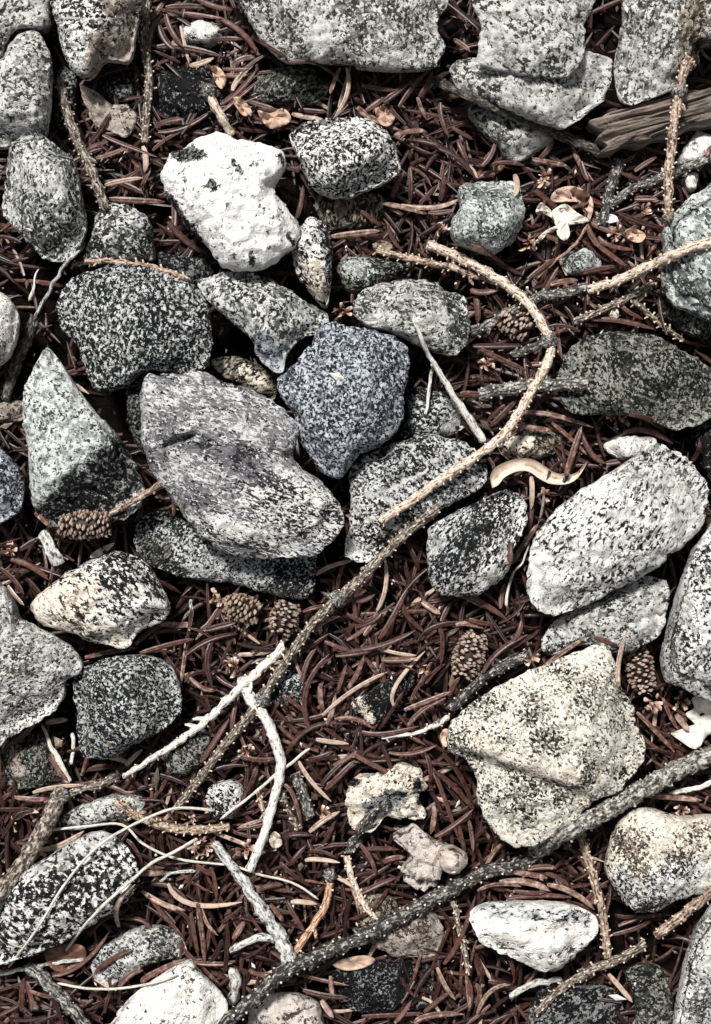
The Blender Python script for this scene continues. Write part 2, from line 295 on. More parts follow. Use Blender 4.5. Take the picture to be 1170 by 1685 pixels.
S('big cream stone', 'big cream angular stone above the grey branch', [(738,1194),(755,1177),(782,1150),(837,1119),(891,1093),(939,1076),(984,1060),(1004,1067),(1014,1092),(1022,1126),(1042,1163),(1053,1194),(1064,1228),(1057,1259),(1034,1286),(1010,1310),(976,1322),(959,1336),(950,1360),(905,1382),(864,1397),(833,1390),(806,1362),(789,1331),(784,1286),(764,1250),(738,1235)], 30, 21, 'warm', 'cream', [(768,1180,800,1225,9),(800,1225,860,1262,11),(860,1262,950,1280,10),(950,1275,960,1322,9),(820,1120,850,1112,6)], sc_=1.25, creases=[(870,1266,-.32,.95,2.6,10),(800,1180,-.6,-.6,.2),(1010,1180,.9,-.1,.3)], lt=-.02, n2=.55, pits=[(830,1345,832,1380,3,3)])
S('peach edge stone', 'rounded peach and grey stone cut by the right edge', [(1010,1370),(1040,1335),(1080,1332),(1120,1345),(1210,1350),(1210,1450),(1130,1482),(1080,1502),(1040,1499),(1010,1470),(994,1430)], 24, 17, 'cream', 'salt', [(1060,1480,1130,1440,34),(1020,1440,1020,1480,16)])
S('white flat stone', 'flat white stone with dark layered upper rim near bottom right', [(774,1500),(800,1487),(870,1484),(940,1489),(983,1510),(979,1541),(940,1581),(900,1601),(850,1581),(800,1561),(777,1531)], 20, 11, 'pearl', 'dark', [(790,1492,965,1510,11)], st=2.5, ang=-8)
S('bottom-right corner stone', 'smooth pale stone in the bottom right corner', [(1210,1470),(1152,1520),(1136,1560),(1120,1622),(1112,1730),(1210,1730)], 26, 13, 'pale', 'salt', [(1130,1560,1120,1680,14)])
S('coarse lower-left stone', 'large coarse black and white stone crossed by grass stems', [(10,1462),(45,1430),(90,1400),(150,1369),(190,1374),(221,1410),(229,1450),(202,1491),(140,1531),(90,1561),(30,1581),(-40,1590),(-40,1480)], 22, 14, 'salt', 'pale', [(55,1440,170,1375,14)], sc_=.8, lt=-.035, n2=.3)
S('upper lichen stone', 'pale mossy stone just above the coarse lower-left stone', [(98,1350),(130,1325),(190,1308),(237,1314),(224,1347),(160,1362),(110,1368)], 12, 9, 'grey')
S('gritty pebble', 'gritty grey pebble above the white bottom stone', [(148,1592),(165,1560),(220,1530),(270,1526),(302,1545),(302,1570),(242,1592),(186,1622),(160,1617)], 14, 10, 'grey')
S('white bottom stone', 'smooth white stone at the bottom edge left of the branch', [(172,1730),(190,1670),(215,1640),(240,1620),(305,1581),(330,1600),(370,1640),(374,1670),(360,1730)], 22, 12, 'pearl')
S('pinkish bottom pebble', 'pinkish pebble at the bottom edge under the pegged branch', [(416,1655),(450,1637),(500,1640),(532,1662),(527,1730),(416,1730)], 14, 9, 'rubble', sc_=.5)
S('yellowish crumbly stone', 'small yellowish crumbly stone among needles at lower centre', [(570,1300),(585,1275),(630,1270),(660,1254),(690,1265),(706,1295),(690,1310),(706,1346),(680,1351),(640,1346),(610,1373),(580,1371),(567,1345)], 15, 10, 'cream', 'black', [(610,1330,660,1310,12),(580,1285,585,1288,9),(690,1290,695,1320,8)], lump=1.8)
S('lobed taupe stone', 'lobed taupe stone left of the small pink nodule', [(645,1375),(680,1355),(712,1380),(748,1394),(762,1430),(737,1440),(712,1466),(690,1471),(655,1441),(671,1411)], 15, 8, 'rubble', lump=2.3, sc_=1.0)
S('pink nodule', 'small smooth pink nodule beside the lobed taupe stone', [(722,1400),(745,1392),(768,1405),(772,1425),(757,1440),(735,1440),(722,1425)], 21, 8, 'nodule', sc_=.4)
S('buried beige stone', 'beige stone half buried under the grey pegged branch', [(600,1540),(640,1520),(700,1496),(727,1515),(724,1570),(690,1577),(640,1572)], 11, 9, 'tan')
S('dim bark-like chip', 'dim brown flake between pale twig and pegged branch', [(590,1480),(620,1472),(652,1480),(655,1508),(620,1530),(592,1525)], 13, 4, 'brown')
S('near-black stone', 'near black stone near the bottom edge below the branch', [(548,1600),(590,1583),(660,1580),(710,1590),(715,1640),(680,1665),(600,1668),(550,1650)], 8, 10, 'black')
S('cream-edged black stone', 'black stone with a cream left edge in the central needle bed', [(577,1156),(610,1135),(640,1110),(685,1108),(668,1150),(642,1190),(615,1199),(590,1182)], 11, 9, 'black', 'cream', [(585,1150,612,1185,8)])
S('dim stone by the fork', 'dim mottled stone left of the bleached forked twig', [(262,1242),(290,1205),(330,1193),(348,1230),(322,1272),(280,1273)], 12, 9, 'olive')
S('black and white chip', 'small black and white chip left of the bleached twig arm', [(340,1300),(370,1283),(400,1292),(402,1325),(380,1350),(345,1345)], 12, 8, 'salt')
S('dark bottom-right stone', 'dark stone right of the bottom tan twig', [(1030,1600),(1075,1585),(1105,1620),(1110,1730),(1040,1730),(1045,1660)], 10, 9, 'olive')
S('black bottom stone', 'black speckled stone at bottom edge under the tan twig', [(880,1640),(930,1618),(1000,1622),(1030,1660),(1025,1730),(870,1730)], 8, 9, 'black')
S('tiny pale stone', 'tiny pale stone below the torn white leaf', [(928,420),(955,407),(986,414),(991,440),(960,453),(930,448)], 12, 8, 'green')
S('pale angular chip', 'pale angular chip near the right edge below the wood block', [(1112,268),(1140,222),(1158,216),(1210,240),(1210,262),(1150,268)], 14, 7, 'pearl')
S('small pale chip', 'small pale chip below the angular chip at right', [(1124,290),(1142,280),(1152,290),(1146,312),(1130,314)], 12, 6, 'pearl')
S('dim stone at left twig', 'dim stone behind the fork of the long knobbly twig', [(440,1112),(480,1102),(512,1120),(500,1152),(460,1165),(442,1150)], 8, 8, 'dark')
S('blackish gap stone', 'blackish stone deep in the gap at upper left', [(90,120),(120,115),(128,160),(112,215),(92,200)], 6, 8, 'black')

def seg_d(px, py, a):
    x1, y1, x2, y2, r = a; dx, dy = x2 - x1, y2 - y1; L = dx * dx + dy * dy or 1
    t = max(0, min(1, ((px - x1) * dx + (py - y1) * dy) / L))
    return math.hypot(px - x1 - t * dx, py - y1 - t * dy), r

def build_stone(i, short, label, pts, z0, ht, pal, q, zone, o):
    rr = random.Random(100 + i)
    z0 *= .001; ht *= .001
    if z0 >= .016: z0 += .008
    P = catmull(pts, 3.6 if len(pts) < 15 else 4.2, True)
    # sharpen towards the traced corners a little and roughen the rim
    n = len(P); cx, cy = P.mean(axis=0)
    if short.startswith('banded'): cx, cy = 385, 780
    rad = np.hypot(P[:, 0] - cx, P[:, 1] - cy); Rm = rad.mean(); Rmin = rad.min()
    off = Vector((rr.uniform(-50, 50), rr.uniform(-50, 50), rr.uniform(-50, 50)))
    nr = max(7, int(Rm / 4.6)); nb = 5
    c0 = w2(cx, cy, 0); base_z = max(0.0, z0 - ht * .9)
    origin = Vector((c0.x, c0.y, base_z))
    cre = list(o.get('creases', []))
    k = 3 if cre else rr.randint(3, 6)
    a0 = rr.uniform(0, 6.28)
    planes = [tuple(c_) for c_ in cre]
    for j in range(k):
        a = a0 + j * 6.283 / k + rr.uniform(-.5, .5); d = rr.uniform(.15, .7) * Rm
        planes.append((cx + math.cos(a) * d, cy + math.sin(a) * d, math.cos(a), math.sin(a), rr.uniform(.3, 1.0) * min(1.4, ht / (Rm * K) * 1.5)))
    lump = o.get('lump', 1.0); flat = rr.uniform(2.6, 3.8)
    V, Z = [], []
    def vert(px, py, s, top):
        prof = (1 - s ** flat) ** (1 / 2.1) if s < 1 else 0.0
        if top:
            z = ht * prof
            drop = 0.0
            for (x, y, dx, dy, sl, *mx) in planes:
                dd = (px - x) * dx + (py - y) * dy
                if dd > 0: drop = max(drop, min(sl * dd * K, mx[0] * .001) if mx else sl * dd * K)
            for (x1, y1, x2, y2, r_, dp) in o.get('pits', []):
                dd, _ = seg_d(px, py, (x1, y1, x2, y2, 1)); z -= dp * .001 * math.exp(-(dd / r_) ** 2 * 1.6)
            z = z - min(drop, ht * .85) * min(1, prof * 1.6)
        else:
            z = -min(z0 + .004, ht * 1.1 + .006) * prof
        p = w2(px, py, z0 + max(z, 0)); p.z = z0 + z
        q_ = p + off
        a1 = noise.noise(q_ * 45); a2 = noise.noise(q_ * 130); a3 = noise.noise(q_ * 360); a4 = abs(noise.noise(q_ * 75 + Vector((9, 9, 9))))
        a5 = abs(noise.noise(q_ * 170 + Vector((3, 1, 7))))
        d = (.0013 * a1 + .0013 * a2 + .0010 * a3 - .0019 * a4 - .0017 * a5) * lump
        dirv = Vector((px - cx, -(py - cy), 0)); dirv = dirv.normalized() if dirv.length > 1e-6 else Vector((0, 0, 0))
        edge = s ** 3
        p += dirv * d * edge * (.9 if top else .4) + Vector((0, 0, 1)) * d * (1.25 if top else .3) * min(1, prof * 1.5)
        return p
    # top: a few rim rings, then an even triangulated net inside them; underside: closing rings
    zz, F = [], []
    ang = np.arctan2(P[:, 1] - cy, P[:, 0] - cx); o_ = np.argsort(ang); ang_s, rad_s = ang[o_], rad[o_]
    rim = [1 - 4.4 * k / Rm * (.75 + .12 * k) for k in range(0, 5 if Rm > 40 else 3)]
    rows = []
    for j in range(nb, 0, -1):
        rows.append((1 - (j / (nb + 1)) ** 1.6 * .7, False))
    rows += [(q_, True) for q_ in rim]
    for (s_, top) in rows:
        for (px, py) in P:
            x, y = cx + (px - cx) * s_, cy + (py - cy) * s_
            V.append(vert(x, y, s_, top)); zz.append((x, y))
    for r_ in range(len(rows) - 1):
        a, b = r_ * n, (r_ + 1) * n
        F += [(b + j, b + (j + 1) % n, a + (j + 1) % n, a + j) for j in range(n)]
    F.append(tuple(j for j in range(n)))
    s_in = rim[-1]; base = (len(rows) - 1) * n; inner = [tuple(zz[base + j]) for j in range(n)]
    g = 4.4; pts_in = []; sv = []
    y = P[:, 1].min(); row = 0
    while y < P[:, 1].max():
        x = P[:, 0].min() + (row % 2) * g / 2
        while x < P[:, 0].max():
            X, Y = x + rr.uniform(-.8, .8), y + rr.uniform(-.8, .8)
            R_ = float(np.interp(math.atan2(Y - cy, X - cx), ang_s, rad_s, period=2 * math.pi)); q_ = math.hypot(X - cx, Y - cy) / R_
            if q_ < s_in - 3.2 / max(R_, 1): pts_in.append((X, Y)); sv.append(q_)
            x += g
        y += g * .87; row += 1
    res = delaunay_2d_cdt([Vector(q_) for q_ in inner + pts_in], [], [tuple(range(n))], 1, 1e-4)
    idx = []
    for v2, orig in zip(res[0], res[3]):
        k0 = orig[0] if orig else None
        if k0 is not None and k0 < n: idx.append(base + k0)
        else:
            X, Y = v2.x, v2.y
            q_ = sv[k0 - n] if k0 is not None else s_in
            idx.append(len(V)); V.append(vert(X, Y, q_, True)); zz.append((X, Y))
    for f in res[2]:
        f = [idx[k] for k in f]
        ar = sum(zz[f[k]][0] * zz[f[(k + 1) % len(f)]][1] - zz[f[(k + 1) % len(f)]][0] * zz[f[k]][1] for k in range(len(f)))
        F.append(tuple(f[::-1]) if ar > 0 else tuple(f))
    # orientation: pixel y runs down, so flip
    attrs = {}
    if q:
        zs = []
        for (x, y) in zz:
            v = 0.0
            for cap in zone:
                d, r_ = seg_d(x, y, cap); v = max(v, .5 + (r_ - d) / (max(r_, 8) * 1.2))
            zs.append(max(0, min(1, v)))
        attrs['zone'] = zs
    pp = PAL[pal]
    if o.get('lt'):
        PAL['_t'] = (*pp[:3], pp[3] + o['lt'], pp[4]); pal = '_t'
    m = stone_mat('stone_' + str(i), pal, q, o.get('sc_', 1.0) * rr.uniform(.8, 1.25), o.get('ang', rr.uniform(0, 180)), o.get('st', 1.15), .6, o.get('n2', rr.uniform(.4, .75)))
    ob = mesh_obj('stone', [v - origin for v in V], F, m, None, origin, True, attrs)
    tag(ob, label, 'stone', 'stones lying on the forest floor')
    return ob, V, F
allV, allF = [], []; HV, HF = [], []
for i, s_ in enumerate(ST):
    ob, V, F = build_stone(i, *s_)
    b = len(HV); HV += V; HF += [tuple(b + k for k in f) for f in F if len(f) < 5]
bvh = BVHTree.FromPolygons(HV, HF)
CAM = Vector((0, 0, H))
_gx, _gy = np.meshgrid(np.arange(-60, 1240, 8.0), np.arange(-60, 1760, 8.0))
DIST = np.full(_gx.shape, 99.0)
for s_ in ST:
    if s_[3] < 15: continue
    for (x, y) in catmull(s_[2], 10, True): DIST = np.minimum(DIST, np.hypot(_gx - x, _gy - y))
def stone_dist(px, py):
    i, j = int((py + 60) / 8), int((px + 60) / 8)
    return DIST[i, j] if 0 <= i < DIST.shape[0] and 0 <= j < DIST.shape[1] else 99.0
def litter_z(x, y):
    """the bed sags where it meets the stones"""
    d = stone_dist(x / K + PW / 2, PH / 2 - y / K)
    return .0120 + .0045 * noise.noise(Vector((x * 16, y * 16, 7))) - .0085 * max(0.0, 1 - d / 30)
def probe(px, py):
    """(height of what is seen at this pixel, is it stone)"""
    g = w2(px, py, 0); d = (g - CAM).normalized()
    h = bvh.ray_cast(CAM, d)
    lz = litter_z(g.x, g.y)
    if h[0] is not None and h[0].z > lz - .002: return h[0].z, True
    return lz, False

# ------------------------------------------------------------------ tubes: twigs, stems, sticks
def hull_z(s, z):
    """upper convex hull: what a stiff twig lying on bumps would do"""
    h = []
    for i in range(len(s)):
        while len(h) >= 2:
            a, b = h[-2], h[-1]
            if (z[b] - z[a]) * (s[i] - s[a]) <= (z[i] - z[a]) * (s[b] - s[a]): h.pop()
            else: break
        h.append(i)
    return np.interp(s, [s[k] for k in h], [z[k] for k in h])

def path3(pts, r, step=6, lift=0.0, stiff=True, jit=.6, seed=0):
    P = catmull(pts, step); rr = random.Random(seed)
    ph = rr.uniform(0, 50)
    d = np.gradient(P, axis=0); L = np.hypot(d[:, 0], d[:, 1]) + 1e-6
    for i in range(len(P)):
        a = jit * noise.noise(Vector((i * .35, ph, 0))) * 2.2
        P[i] += np.array([-d[i, 1], d[i, 0]]) / L[i] * a
    s = np.concatenate([[0], np.cumsum(np.hypot(*np.diff(P, axis=0).T))])
    z = np.array([probe(max(2, min(1168, x)), max(2, min(1683, y)))[0] for x, y in P])
    if len(z) > 5:
        zp = np.pad(z, 2, 'edge'); z = np.median(np.stack([zp[k:k + len(z)] for k in range(5)]), axis=0)
    zz = hull_z(s, z) if stiff else z
    if stiff and stiff is not True: zz = z + (zz - z) * stiff
    if len(z) > 7:
        for _ in range(3):
            zp = np.pad(zz, 1, 'edge'); zz = (zp[:-2] + zp[1:-1] + zp[2:]) / 3
    zz = zz + r * K * .75 + lift * .001
    return P, s, zz

def tube(P, s, z, rad, nside=9, rough=.12, plates=0.0, seed=0, flat=1.0):
    W = np.array([w2(p[0], p[1], q) for p, q in zip(P, z)]); n = len(W)
    T = np.gradient(W, axis=0); T /= np.linalg.norm(T, axis=1)[:, None] + 1e-12
    up = np.array([0, 0, 1.0]); V, U = [], []
    for i in range(n):
        sd_ = np.cross(T[i], up); sd_ /= np.linalg.norm(sd_) + 1e-12; nu = np.cross(sd_, T[i])
        for j in range(nside):
            a = 2 * math.pi * j / nside
            rr = rad[i] * K * (1 + rough * noise.noise(Vector((math.cos(a) * 1.5 + seed, math.sin(a) * 1.5, s[i] * .09))) * 2
                               + rough * 1.1 * noise.noise(Vector((math.cos(a) * 3 + seed, math.sin(a) * 3, s[i] * .22))) * 2
                               + rough * .9 * noise.noise(Vector((seed + 31, 5, s[i] * .07))) * 2)
            if plates: rr *= 1 + plates * (math.sin(j * 2.4 + s[i] * .16 + seed) > .2) 
            V.append(W[i] + (sd_ * math.cos(a) + nu * math.sin(a) * flat) * rr)
            U.append((j if j <= nside / 2 else nside - j, s[i] * .055 + seed, 0))
    F = [(i * nside + j, i * nside + (j + 1) % nside, (i + 1) * nside + (j + 1) % nside, (i + 1) * nside + j) for i in range(n - 1) for j in range(nside)]
    F = [f[::-1] for f in F]
    F.append(tuple(range(nside))); F.append(tuple((n - 1) * nside + j for j in reversed(range(nside))))
    return V, F, U, W, T

def pegs(W, T, s, rad, spacing, length, pr, seed, upb=0.0):
    rr = random.Random(seed); V, F, t = [], [], []
    pos = 0.0; k = 0; L = s[-1]
    while pos < L:
        i = min(len(W) - 2, int(np.searchsorted(s, pos))); 
        ph = k * 2.4 + rr.uniform(-.4, .4)
        up = np.array([0, 0, 1.0]); sd_ = np.cross(T[i], up); sd_ /= np.linalg.norm(sd_) + 1e-9; nu = np.cross(sd_, T[i])
        dirn = sd_ * math.cos(ph) + nu * math.sin(ph)
        if dirn[2] > -.55:
            b = W[i] + dirn * rad[i] * K * .75
            ax = dirn + T[i] * rr.uniform(.2, .8) * (1 if seed % 2 else -1); ax /= np.linalg.norm(ax)
            e1 = np.cross(ax, T[i]); e1 /= np.linalg.norm(e1) + 1e-9; e2 = np.cross(ax, e1)
            ll = length * K * rr.uniform(.7, 1.3); w_ = pr * K * rr.uniform(.8, 1.2); b0 = len(V)
            for lv, (h, ww) in enumerate(((0, 1.5), (.55, .85), (1, 1.0))):
                for q in range(5):
                    a = q * 1.2566
                    V.append(b + ax * ll * h + (e1 * math.cos(a) + e2 * math.sin(a)) * w_ * ww); t.append((.15, .45, .95)[lv])
            for lv in range(2):
                for q in range(5): F.append((b0 + lv * 5 + q, b0 + lv * 5 + (q + 1) % 5, b0 + lv * 5 + 5 + (q + 1) % 5, b0 + lv * 5 + 5 + q))
            F.append(tuple(b0 + 10 + q for q in range(5)))
        pos += spacing * rr.uniform(.7, 1.3); k += 1
    return V, F, t

TW = []
def T_(name, cat, label, pts, r, mat, peg=None, **o): TW.append((name, cat, label, pts, r, mat, peg, o))
T_('twig', 'twig', 'long curved tan twig arching from upper centre to middle stones', [(703,403),(760,426),(820,460),(866,497),(892,535),(906,566),(899,600),(868,655),(840,700),(806,735),(742,778),(690,815),(626,858)], 7.8, 'pale', 'tan', seed=1, knots=[(905,562,12)], lift=2)
T_('twig', 'twig', 'long knobbly twig running diagonally from dark middle stone to lower left', [(722,835),(680,867),(640,905),(600,945),(560,983),(520,1020),(490,1060),(450,1120),(415,1172),(370,1225),(330,1280),(293,1327)], 8, 'greyt', 'tan', seed=2, knots=[(556,985,13),(432,1150,12)])
T_('stick', 'stick', 'straight bleached stick leaning from pale saddle stone to curved twig', [(680,522),(697,565),(715,600),(760,672),(798,728)], 6.5, 'white', None, seed=3, lift=3, taper=(.35, 1.1), step=8, forks=[([(712,600),(706,640),(701,682)], 3)])
T_('twig', 'twig', 'vertical pegged twig hanging down from the top edge at left', [(246,-25),(240,30),(237,70),(243,110),(246,150),(240,190),(239,236)], 7.5, 'greyt', 'tan', seed=4)
T_('twig', 'twig', 'dark pegged twig right of the long oval stone', [(98,130),(108,175),(125,225),(150,280),(175,345)], 8.5, 'greyt', 'grey', seed=5)
T_('twig', 'twig', 'upright tan twig at right crossing the weathered wood block', [(1135,95),(1120,135),(1113,180),(1106,230),(1100,290),(1100,362)], 8, 'tan', 'tan', seed=6, knots=[(1118,150,12),(1100,358,9)], lift=2)
T_('twig', 'twig', 'pale pegged twig entering from right edge over the minty stone', [(1200,392),(1140,408),(1090,428),(1040,452),(1000,468),(968,478)], 8.5, 'pale', 'tan', seed=7)
T_('twig', 'twig', 'dark scaly twig end leading toward the small brown cone', [(965,474),(930,482),(895,487),(850,508),(810,532),(776,552)], 8.5, 'grey', 'grey', seed=8)
T_('twig', 'twig', 'short pale twig with dense pegs above the dark olive stone', [(1075,468),(1040,486),(1000,506),(944,530)], 7, 'greyt', 'tan', seed=9, lift=1)
T_('twig', 'twig', 'thin brown twig slanting down right above the dark olive stone', [(1040,490),(1065,515),(1095,540),(1125,562)], 5, 'greyt', 'tan', seed=10)
T_('twig', 'twig', 'thick grey twig with flaking bark left of the dark olive stone', [(788,650),(830,640),(880,635),(925,632),(968,632)], 11, 'grey', 'grey', seed=11)
T_('twig', 'twig', 'thin pale twig behind the start of the curved twig', [(620,412),(670,425),(740,440),(790,456),(838,468)], 6, 'tan', 'tan', seed=12)
T_('twig', 'twig', 'bleached white forked twig crossing the long knobbly twig', [(468,1064),(432,1098),(396,1130),(360,1166),(320,1202),(270,1236),(203,1277)], 7, 'white', 'tan', seed=13, lift=4, spc=11, forks=[([(398,1118),(412,1150),(438,1185),(462,1250),(452,1310),(432,1380),(410,1432)], 9)], taper=(1.1, .6))
T_('stick', 'stick', 'stout ashen stick with a side arm at bottom centre left', [(352,1385),(385,1430),(420,1480),(455,1532),(480,1585)], 12, 'ashen', None, seed=14, taper=(.55, 1.1), forks=[([(452,1545),(425,1543),(378,1564)], 7)], lift=2)
T_('grass_stem', 'stem', 'long curved pale grass stem ending at left bottom edge', [(352,1334),(290,1330),(230,1352),(165,1390),(110,1450),(60,1530),(14,1592)], 2.4, 'straw', None, seed=15, lift=4, step=10, jit=.2)
T_('grass_stem', 'stem', 'pale stem running up right from the red bract cluster', [(510,1232),(462,1268),(410,1312),(362,1348)], 2.6, 'straw', None, seed=16, lift=4, step=10)
T_('grass_stem', 'stem', 'pale stem bowing from red bract cluster down to lower left', [(325,1380),(285,1403),(250,1420),(215,1450),(170,1490),(135,1528),(108,1565)], 2.8, 'straw', None, seed=17, lift=4, step=10, jit=.3)
T_('grass_stem', 'stem', 'wavy pale stem crossing the long grass stem then running right', [(82,1366),(140,1360),(200,1357),(235,1388),(275,1408),(320,1418),(380,1424),(430,1440),(480,1452),(524,1480)], 2.3, 'straw', None, seed=18, lift=2, step=10, jit=.3)
T_('grass_stem', 'stem', 'short pale stem end at bottom of left edge', [(-20,1606),(30,1596),(70,1588),(138,1578)], 3.5, 'ashen', None, seed=19, lift=2)
T_('grass_stem', 'stem', 'hair thin pale stem above the white bottom stone', [(95,1618),(140,1626),(190,1627),(250,1618),(292,1604)], 2.2, 'straw', None, seed=20, lift=3, step=10, jit=.2)
T_('twig', 'twig', 'thick brown twig with plated bark at left edge near bottom', [(102,1300),(80,1350),(45,1410),(0,1470),(-25,1500)], 13, 'greyt', None, seed=21, plates=.14, knots=[(100,1308,14)])
T_('twig', 'twig', 'grey twig with plated bark at bottom left corner', [(48,1588),(80,1620),(112,1652),(150,1700)], 10, 'grey', None, seed=22, plates=.14)
T_('branch', 'branch', 'thick grey branch from right edge to beneath the big cream stone', [(1210,1228),(1165,1245),(1110,1270),(1050,1302),(990,1338),(930,1370),(880,1400)], 15, 'branch', 'grey', seed=23, plates=.1, spc=9, lift=2, pl=7)
T_('branch', 'branch', 'dark branch studded with pale-tipped pegs running to bottom edge', [(893,1392),(858,1420),(800,1434),(745,1462),(690,1492),(640,1518),(590,1545),(530,1570),(470,1598),(420,1640),(370,1685),(350,1710)], 11.5, 'dark', 'dark', seed=24, plates=.08, spc=5.5, knots=[(858,1421,12)], pl=7)
T_('twig', 'twig', 'tan pegged twig reaching in from right edge over peach stone', [(1200,1448),(1160,1476),(1120,1508),(1080,1540)], 8.5, 'tan', 'tan', seed=25, lift=1)
T_('twig', 'twig', 'upright tan twig between white flat stone and peach edge stone', [(955,1372),(970,1420),(984,1470),(994,1520),(1000,1575)], 7.5, 'tan', 'tan', seed=26)
T_('twig', 'twig', 'tan pegged twig near bottom right reaching toward bottom edge', [(1062,1552),(1015,1580),(965,1600),(920,1630),(882,1668)], 7.5, 'greyt', 'tan', seed=27, lift=1)
T_('twig', 'twig', 'thin beaded pale twig below the yellowish crumbly stone', [(572,1408),(578,1440),(590,1472),(602,1492),(618,1512)], 5.5, 'pale', 'tan', seed=28, lift=1)
T_('twig', 'twig', 'black pegged twig lying over the yellowish crumbly stone', [(640,1318),(612,1340),(590,1370),(572,1402)], 7, 'dark', 'grey', seed=29, lift=1)
T_('twig', 'twig', 'short orange twig with a black knobby head at lower centre', [(544,1452),(535,1490),(514,1525),(486,1567)], 6.5, 'orange', 'tan', seed=30, knots=[(543,1440,10)], spc=14, lift=1)
T_('twig', 'twig', 'thin brown twig left of the white flat stone', [(746,1482),(756,1530),(766,1565),(770,1602)], 5.5, 'greyt', 'tan', seed=31)
T_('twig', 'twig', 'scaly tan twig leading into the red bract cluster', [(190,1318),(225,1342),(270,1360),(320,1366),(378,1360)], 7.5, 'tan', 'tan', seed=32, lift=1)
T_('twig', 'twig', 'short tan twig emerging from under the banded grey stone', [(268,796),(235,816),(205,832),(182,845)], 5.5, 'tan', 'tan', seed=33, spc=12)
T_('twig', 'twig', 'thin pale twig draped over top of the big charcoal stone', [(122,434),(170,430),(225,434),(275,446),(312,461)], 4.5, 'tan', 'tan', seed=34, lift=1)
T_('stick', 'stick', 'thin grey stick slanting below the long oval stone', [(140,400),(115,428),(92,460),(74,490),(56,520)], 3.2, 'ashen', None, seed=35, lift=3)
T_('stick', 'stick', 'thin white splinter left of the thin grey stick', [(62,442),(56,470),(49,496)], 3, 'white', None, seed=36, lift=2, taper=(.4, 1))
T_('stick', 'stick', 'dark weathered stick lying across the wedge stone at upper right', [(712,130),(770,158),(850,192),(925,224),(992,252)], 11, 'rot', None, seed=37, taper=(.7, .8), flat=.6, lift=1)
T_('twig', 'twig', 'dark scaly twig right of the curled brown leaf', [(1165,262),(1120,280),(1080,296),(1040,312),(1003,338)], 7.5, 'grey', 'grey', seed=38)
T_('twig', 'twig', 'dark bark twig standing below the weathered wood block', [(1022,262),(1008,300),(998,335),(990,372)], 9, 'dark', 'grey', seed=39)
T_('twig', 'twig', 'short tan twig with a knob poking above the white quartz stone', [(344,152),(352,172),(366,195),(382,222)], 7.5, 'pale', None, seed=40, plates=.12, knots=[(344,153,12)], lift=2)
T_('twig', 'twig', 'black pegged twig above the big cream stone', [(868,1078),(830,1095),(790,1120),(742,1168)], 10, 'dark', 'grey', seed=41)
T_('twig', 'twig', 'short bleached twig pointing left from the big cream stone', [(738,1182),(712,1195),(680,1207),(628,1214)], 5, 'white', 'tan', seed=42, taper=(1, .4), spc=12)
T_('twig', 'twig', 'short dark barky twig right of the bleached fork', [(486,1272),(498,1305),(512,1345)], 9, 'grey', 'grey', seed=43)
T_('twig', 'twig', 'thin brown barky twig left of the short dark barky twig', [(463,1300),(475,1332),(492,1366)], 5.5, 'greyt', 'tan', seed=44)
T_('grass_stem', 'stem', 'dry pale stem curling beside the notched dark stone', [(872,893),(860,925),(842,948),(836,975),(834,998)], 2.6, 'straw', None, seed=45, lift=2, taper=(.5, 1))
T_('grass_stem', 'stem', 'brown leaf stalk running down left from torn white leaf', [(968,368),(950,398),(918,425),(884,458)], 2.6, 'stem', None, seed=46, lift=2)
T_('stick', 'stick', 'broad bleached splinter leaning beside the mossy corner pebble', [(70,1192),(84,1228),(100,1258),(114,1288)], 6, 'straw', None, seed=47, taper=(.4, 1.1), flat=.4, lift=3)
T_('stick', 'stick', 'short white splinter under the round charcoal stone', [(119,1206),(120,1232),(119,1258)], 3.4, 'white', None, seed=48, lift=1)
T_('stick', 'stick', 'tiny pale stick below the low dark slab', [(314,986),(315,1010),(312,1040)], 3, 'ashen', None, seed=49, lift=1)
T_('stick', 'stick', 'short pale stub beside the white bottom stone', [(385,1594),(387,1622),(384,1652)], 10, 'ashen', None, seed=50)
T_('stick', 'stick', 'silvery wood splinter under the thick grey branch at right edge', [(1100,1306),(1125,1302),(1150,1296),(1180,1282)], 4.5, 'white', None, seed=51, flat=.5)
T_('stick', 'stick', 'silvery split wood lying above the black bottom stone', [(838,1640),(870,1622),(905,1614),(925,1612)], 6, 'ashen', None, seed=52, flat=.5)
T_('twig', 'twig', 'dim scaly twig left of the grey olive stone', [(842,586),(870,575),(895,565)], 8, 'dark', 'grey', seed=53)
T_('stick', 'stick', 'dark fibrous wood left of the triangular green stone', [(60,520),(45,560),(25,605),(8,660)], 9, 'rot', None, seed=54)
T_('twig', 'twig', 'scaly twig between fork twig and plated brown twig', [(195,1275),(165,1290),(130,1300),(105,1315)], 6.5, 'greyt', 'grey', seed=55)
T_('grass_stem', 'stem', 'pale chip of stem between the two lower grass stems', [(262,1450),(280,1437),(300,1434),(322,1432)], 3, 'ashen', None, seed=56, lift=1)
T_('twig', 'twig', 'short brown twig hanging left of the bleached fork arm', [(425,1300),(432,1330),(440,1352)], 5, 'tan', 'tan', seed=57)
T_('stick', 'stick', 'silvery crinkled wood shard left of the horizontal cone', [(68,876),(82,900),(98,930)], 11, 'ashen', None, seed=58, flat=.45, taper=(.8, 1.1), lift=1)

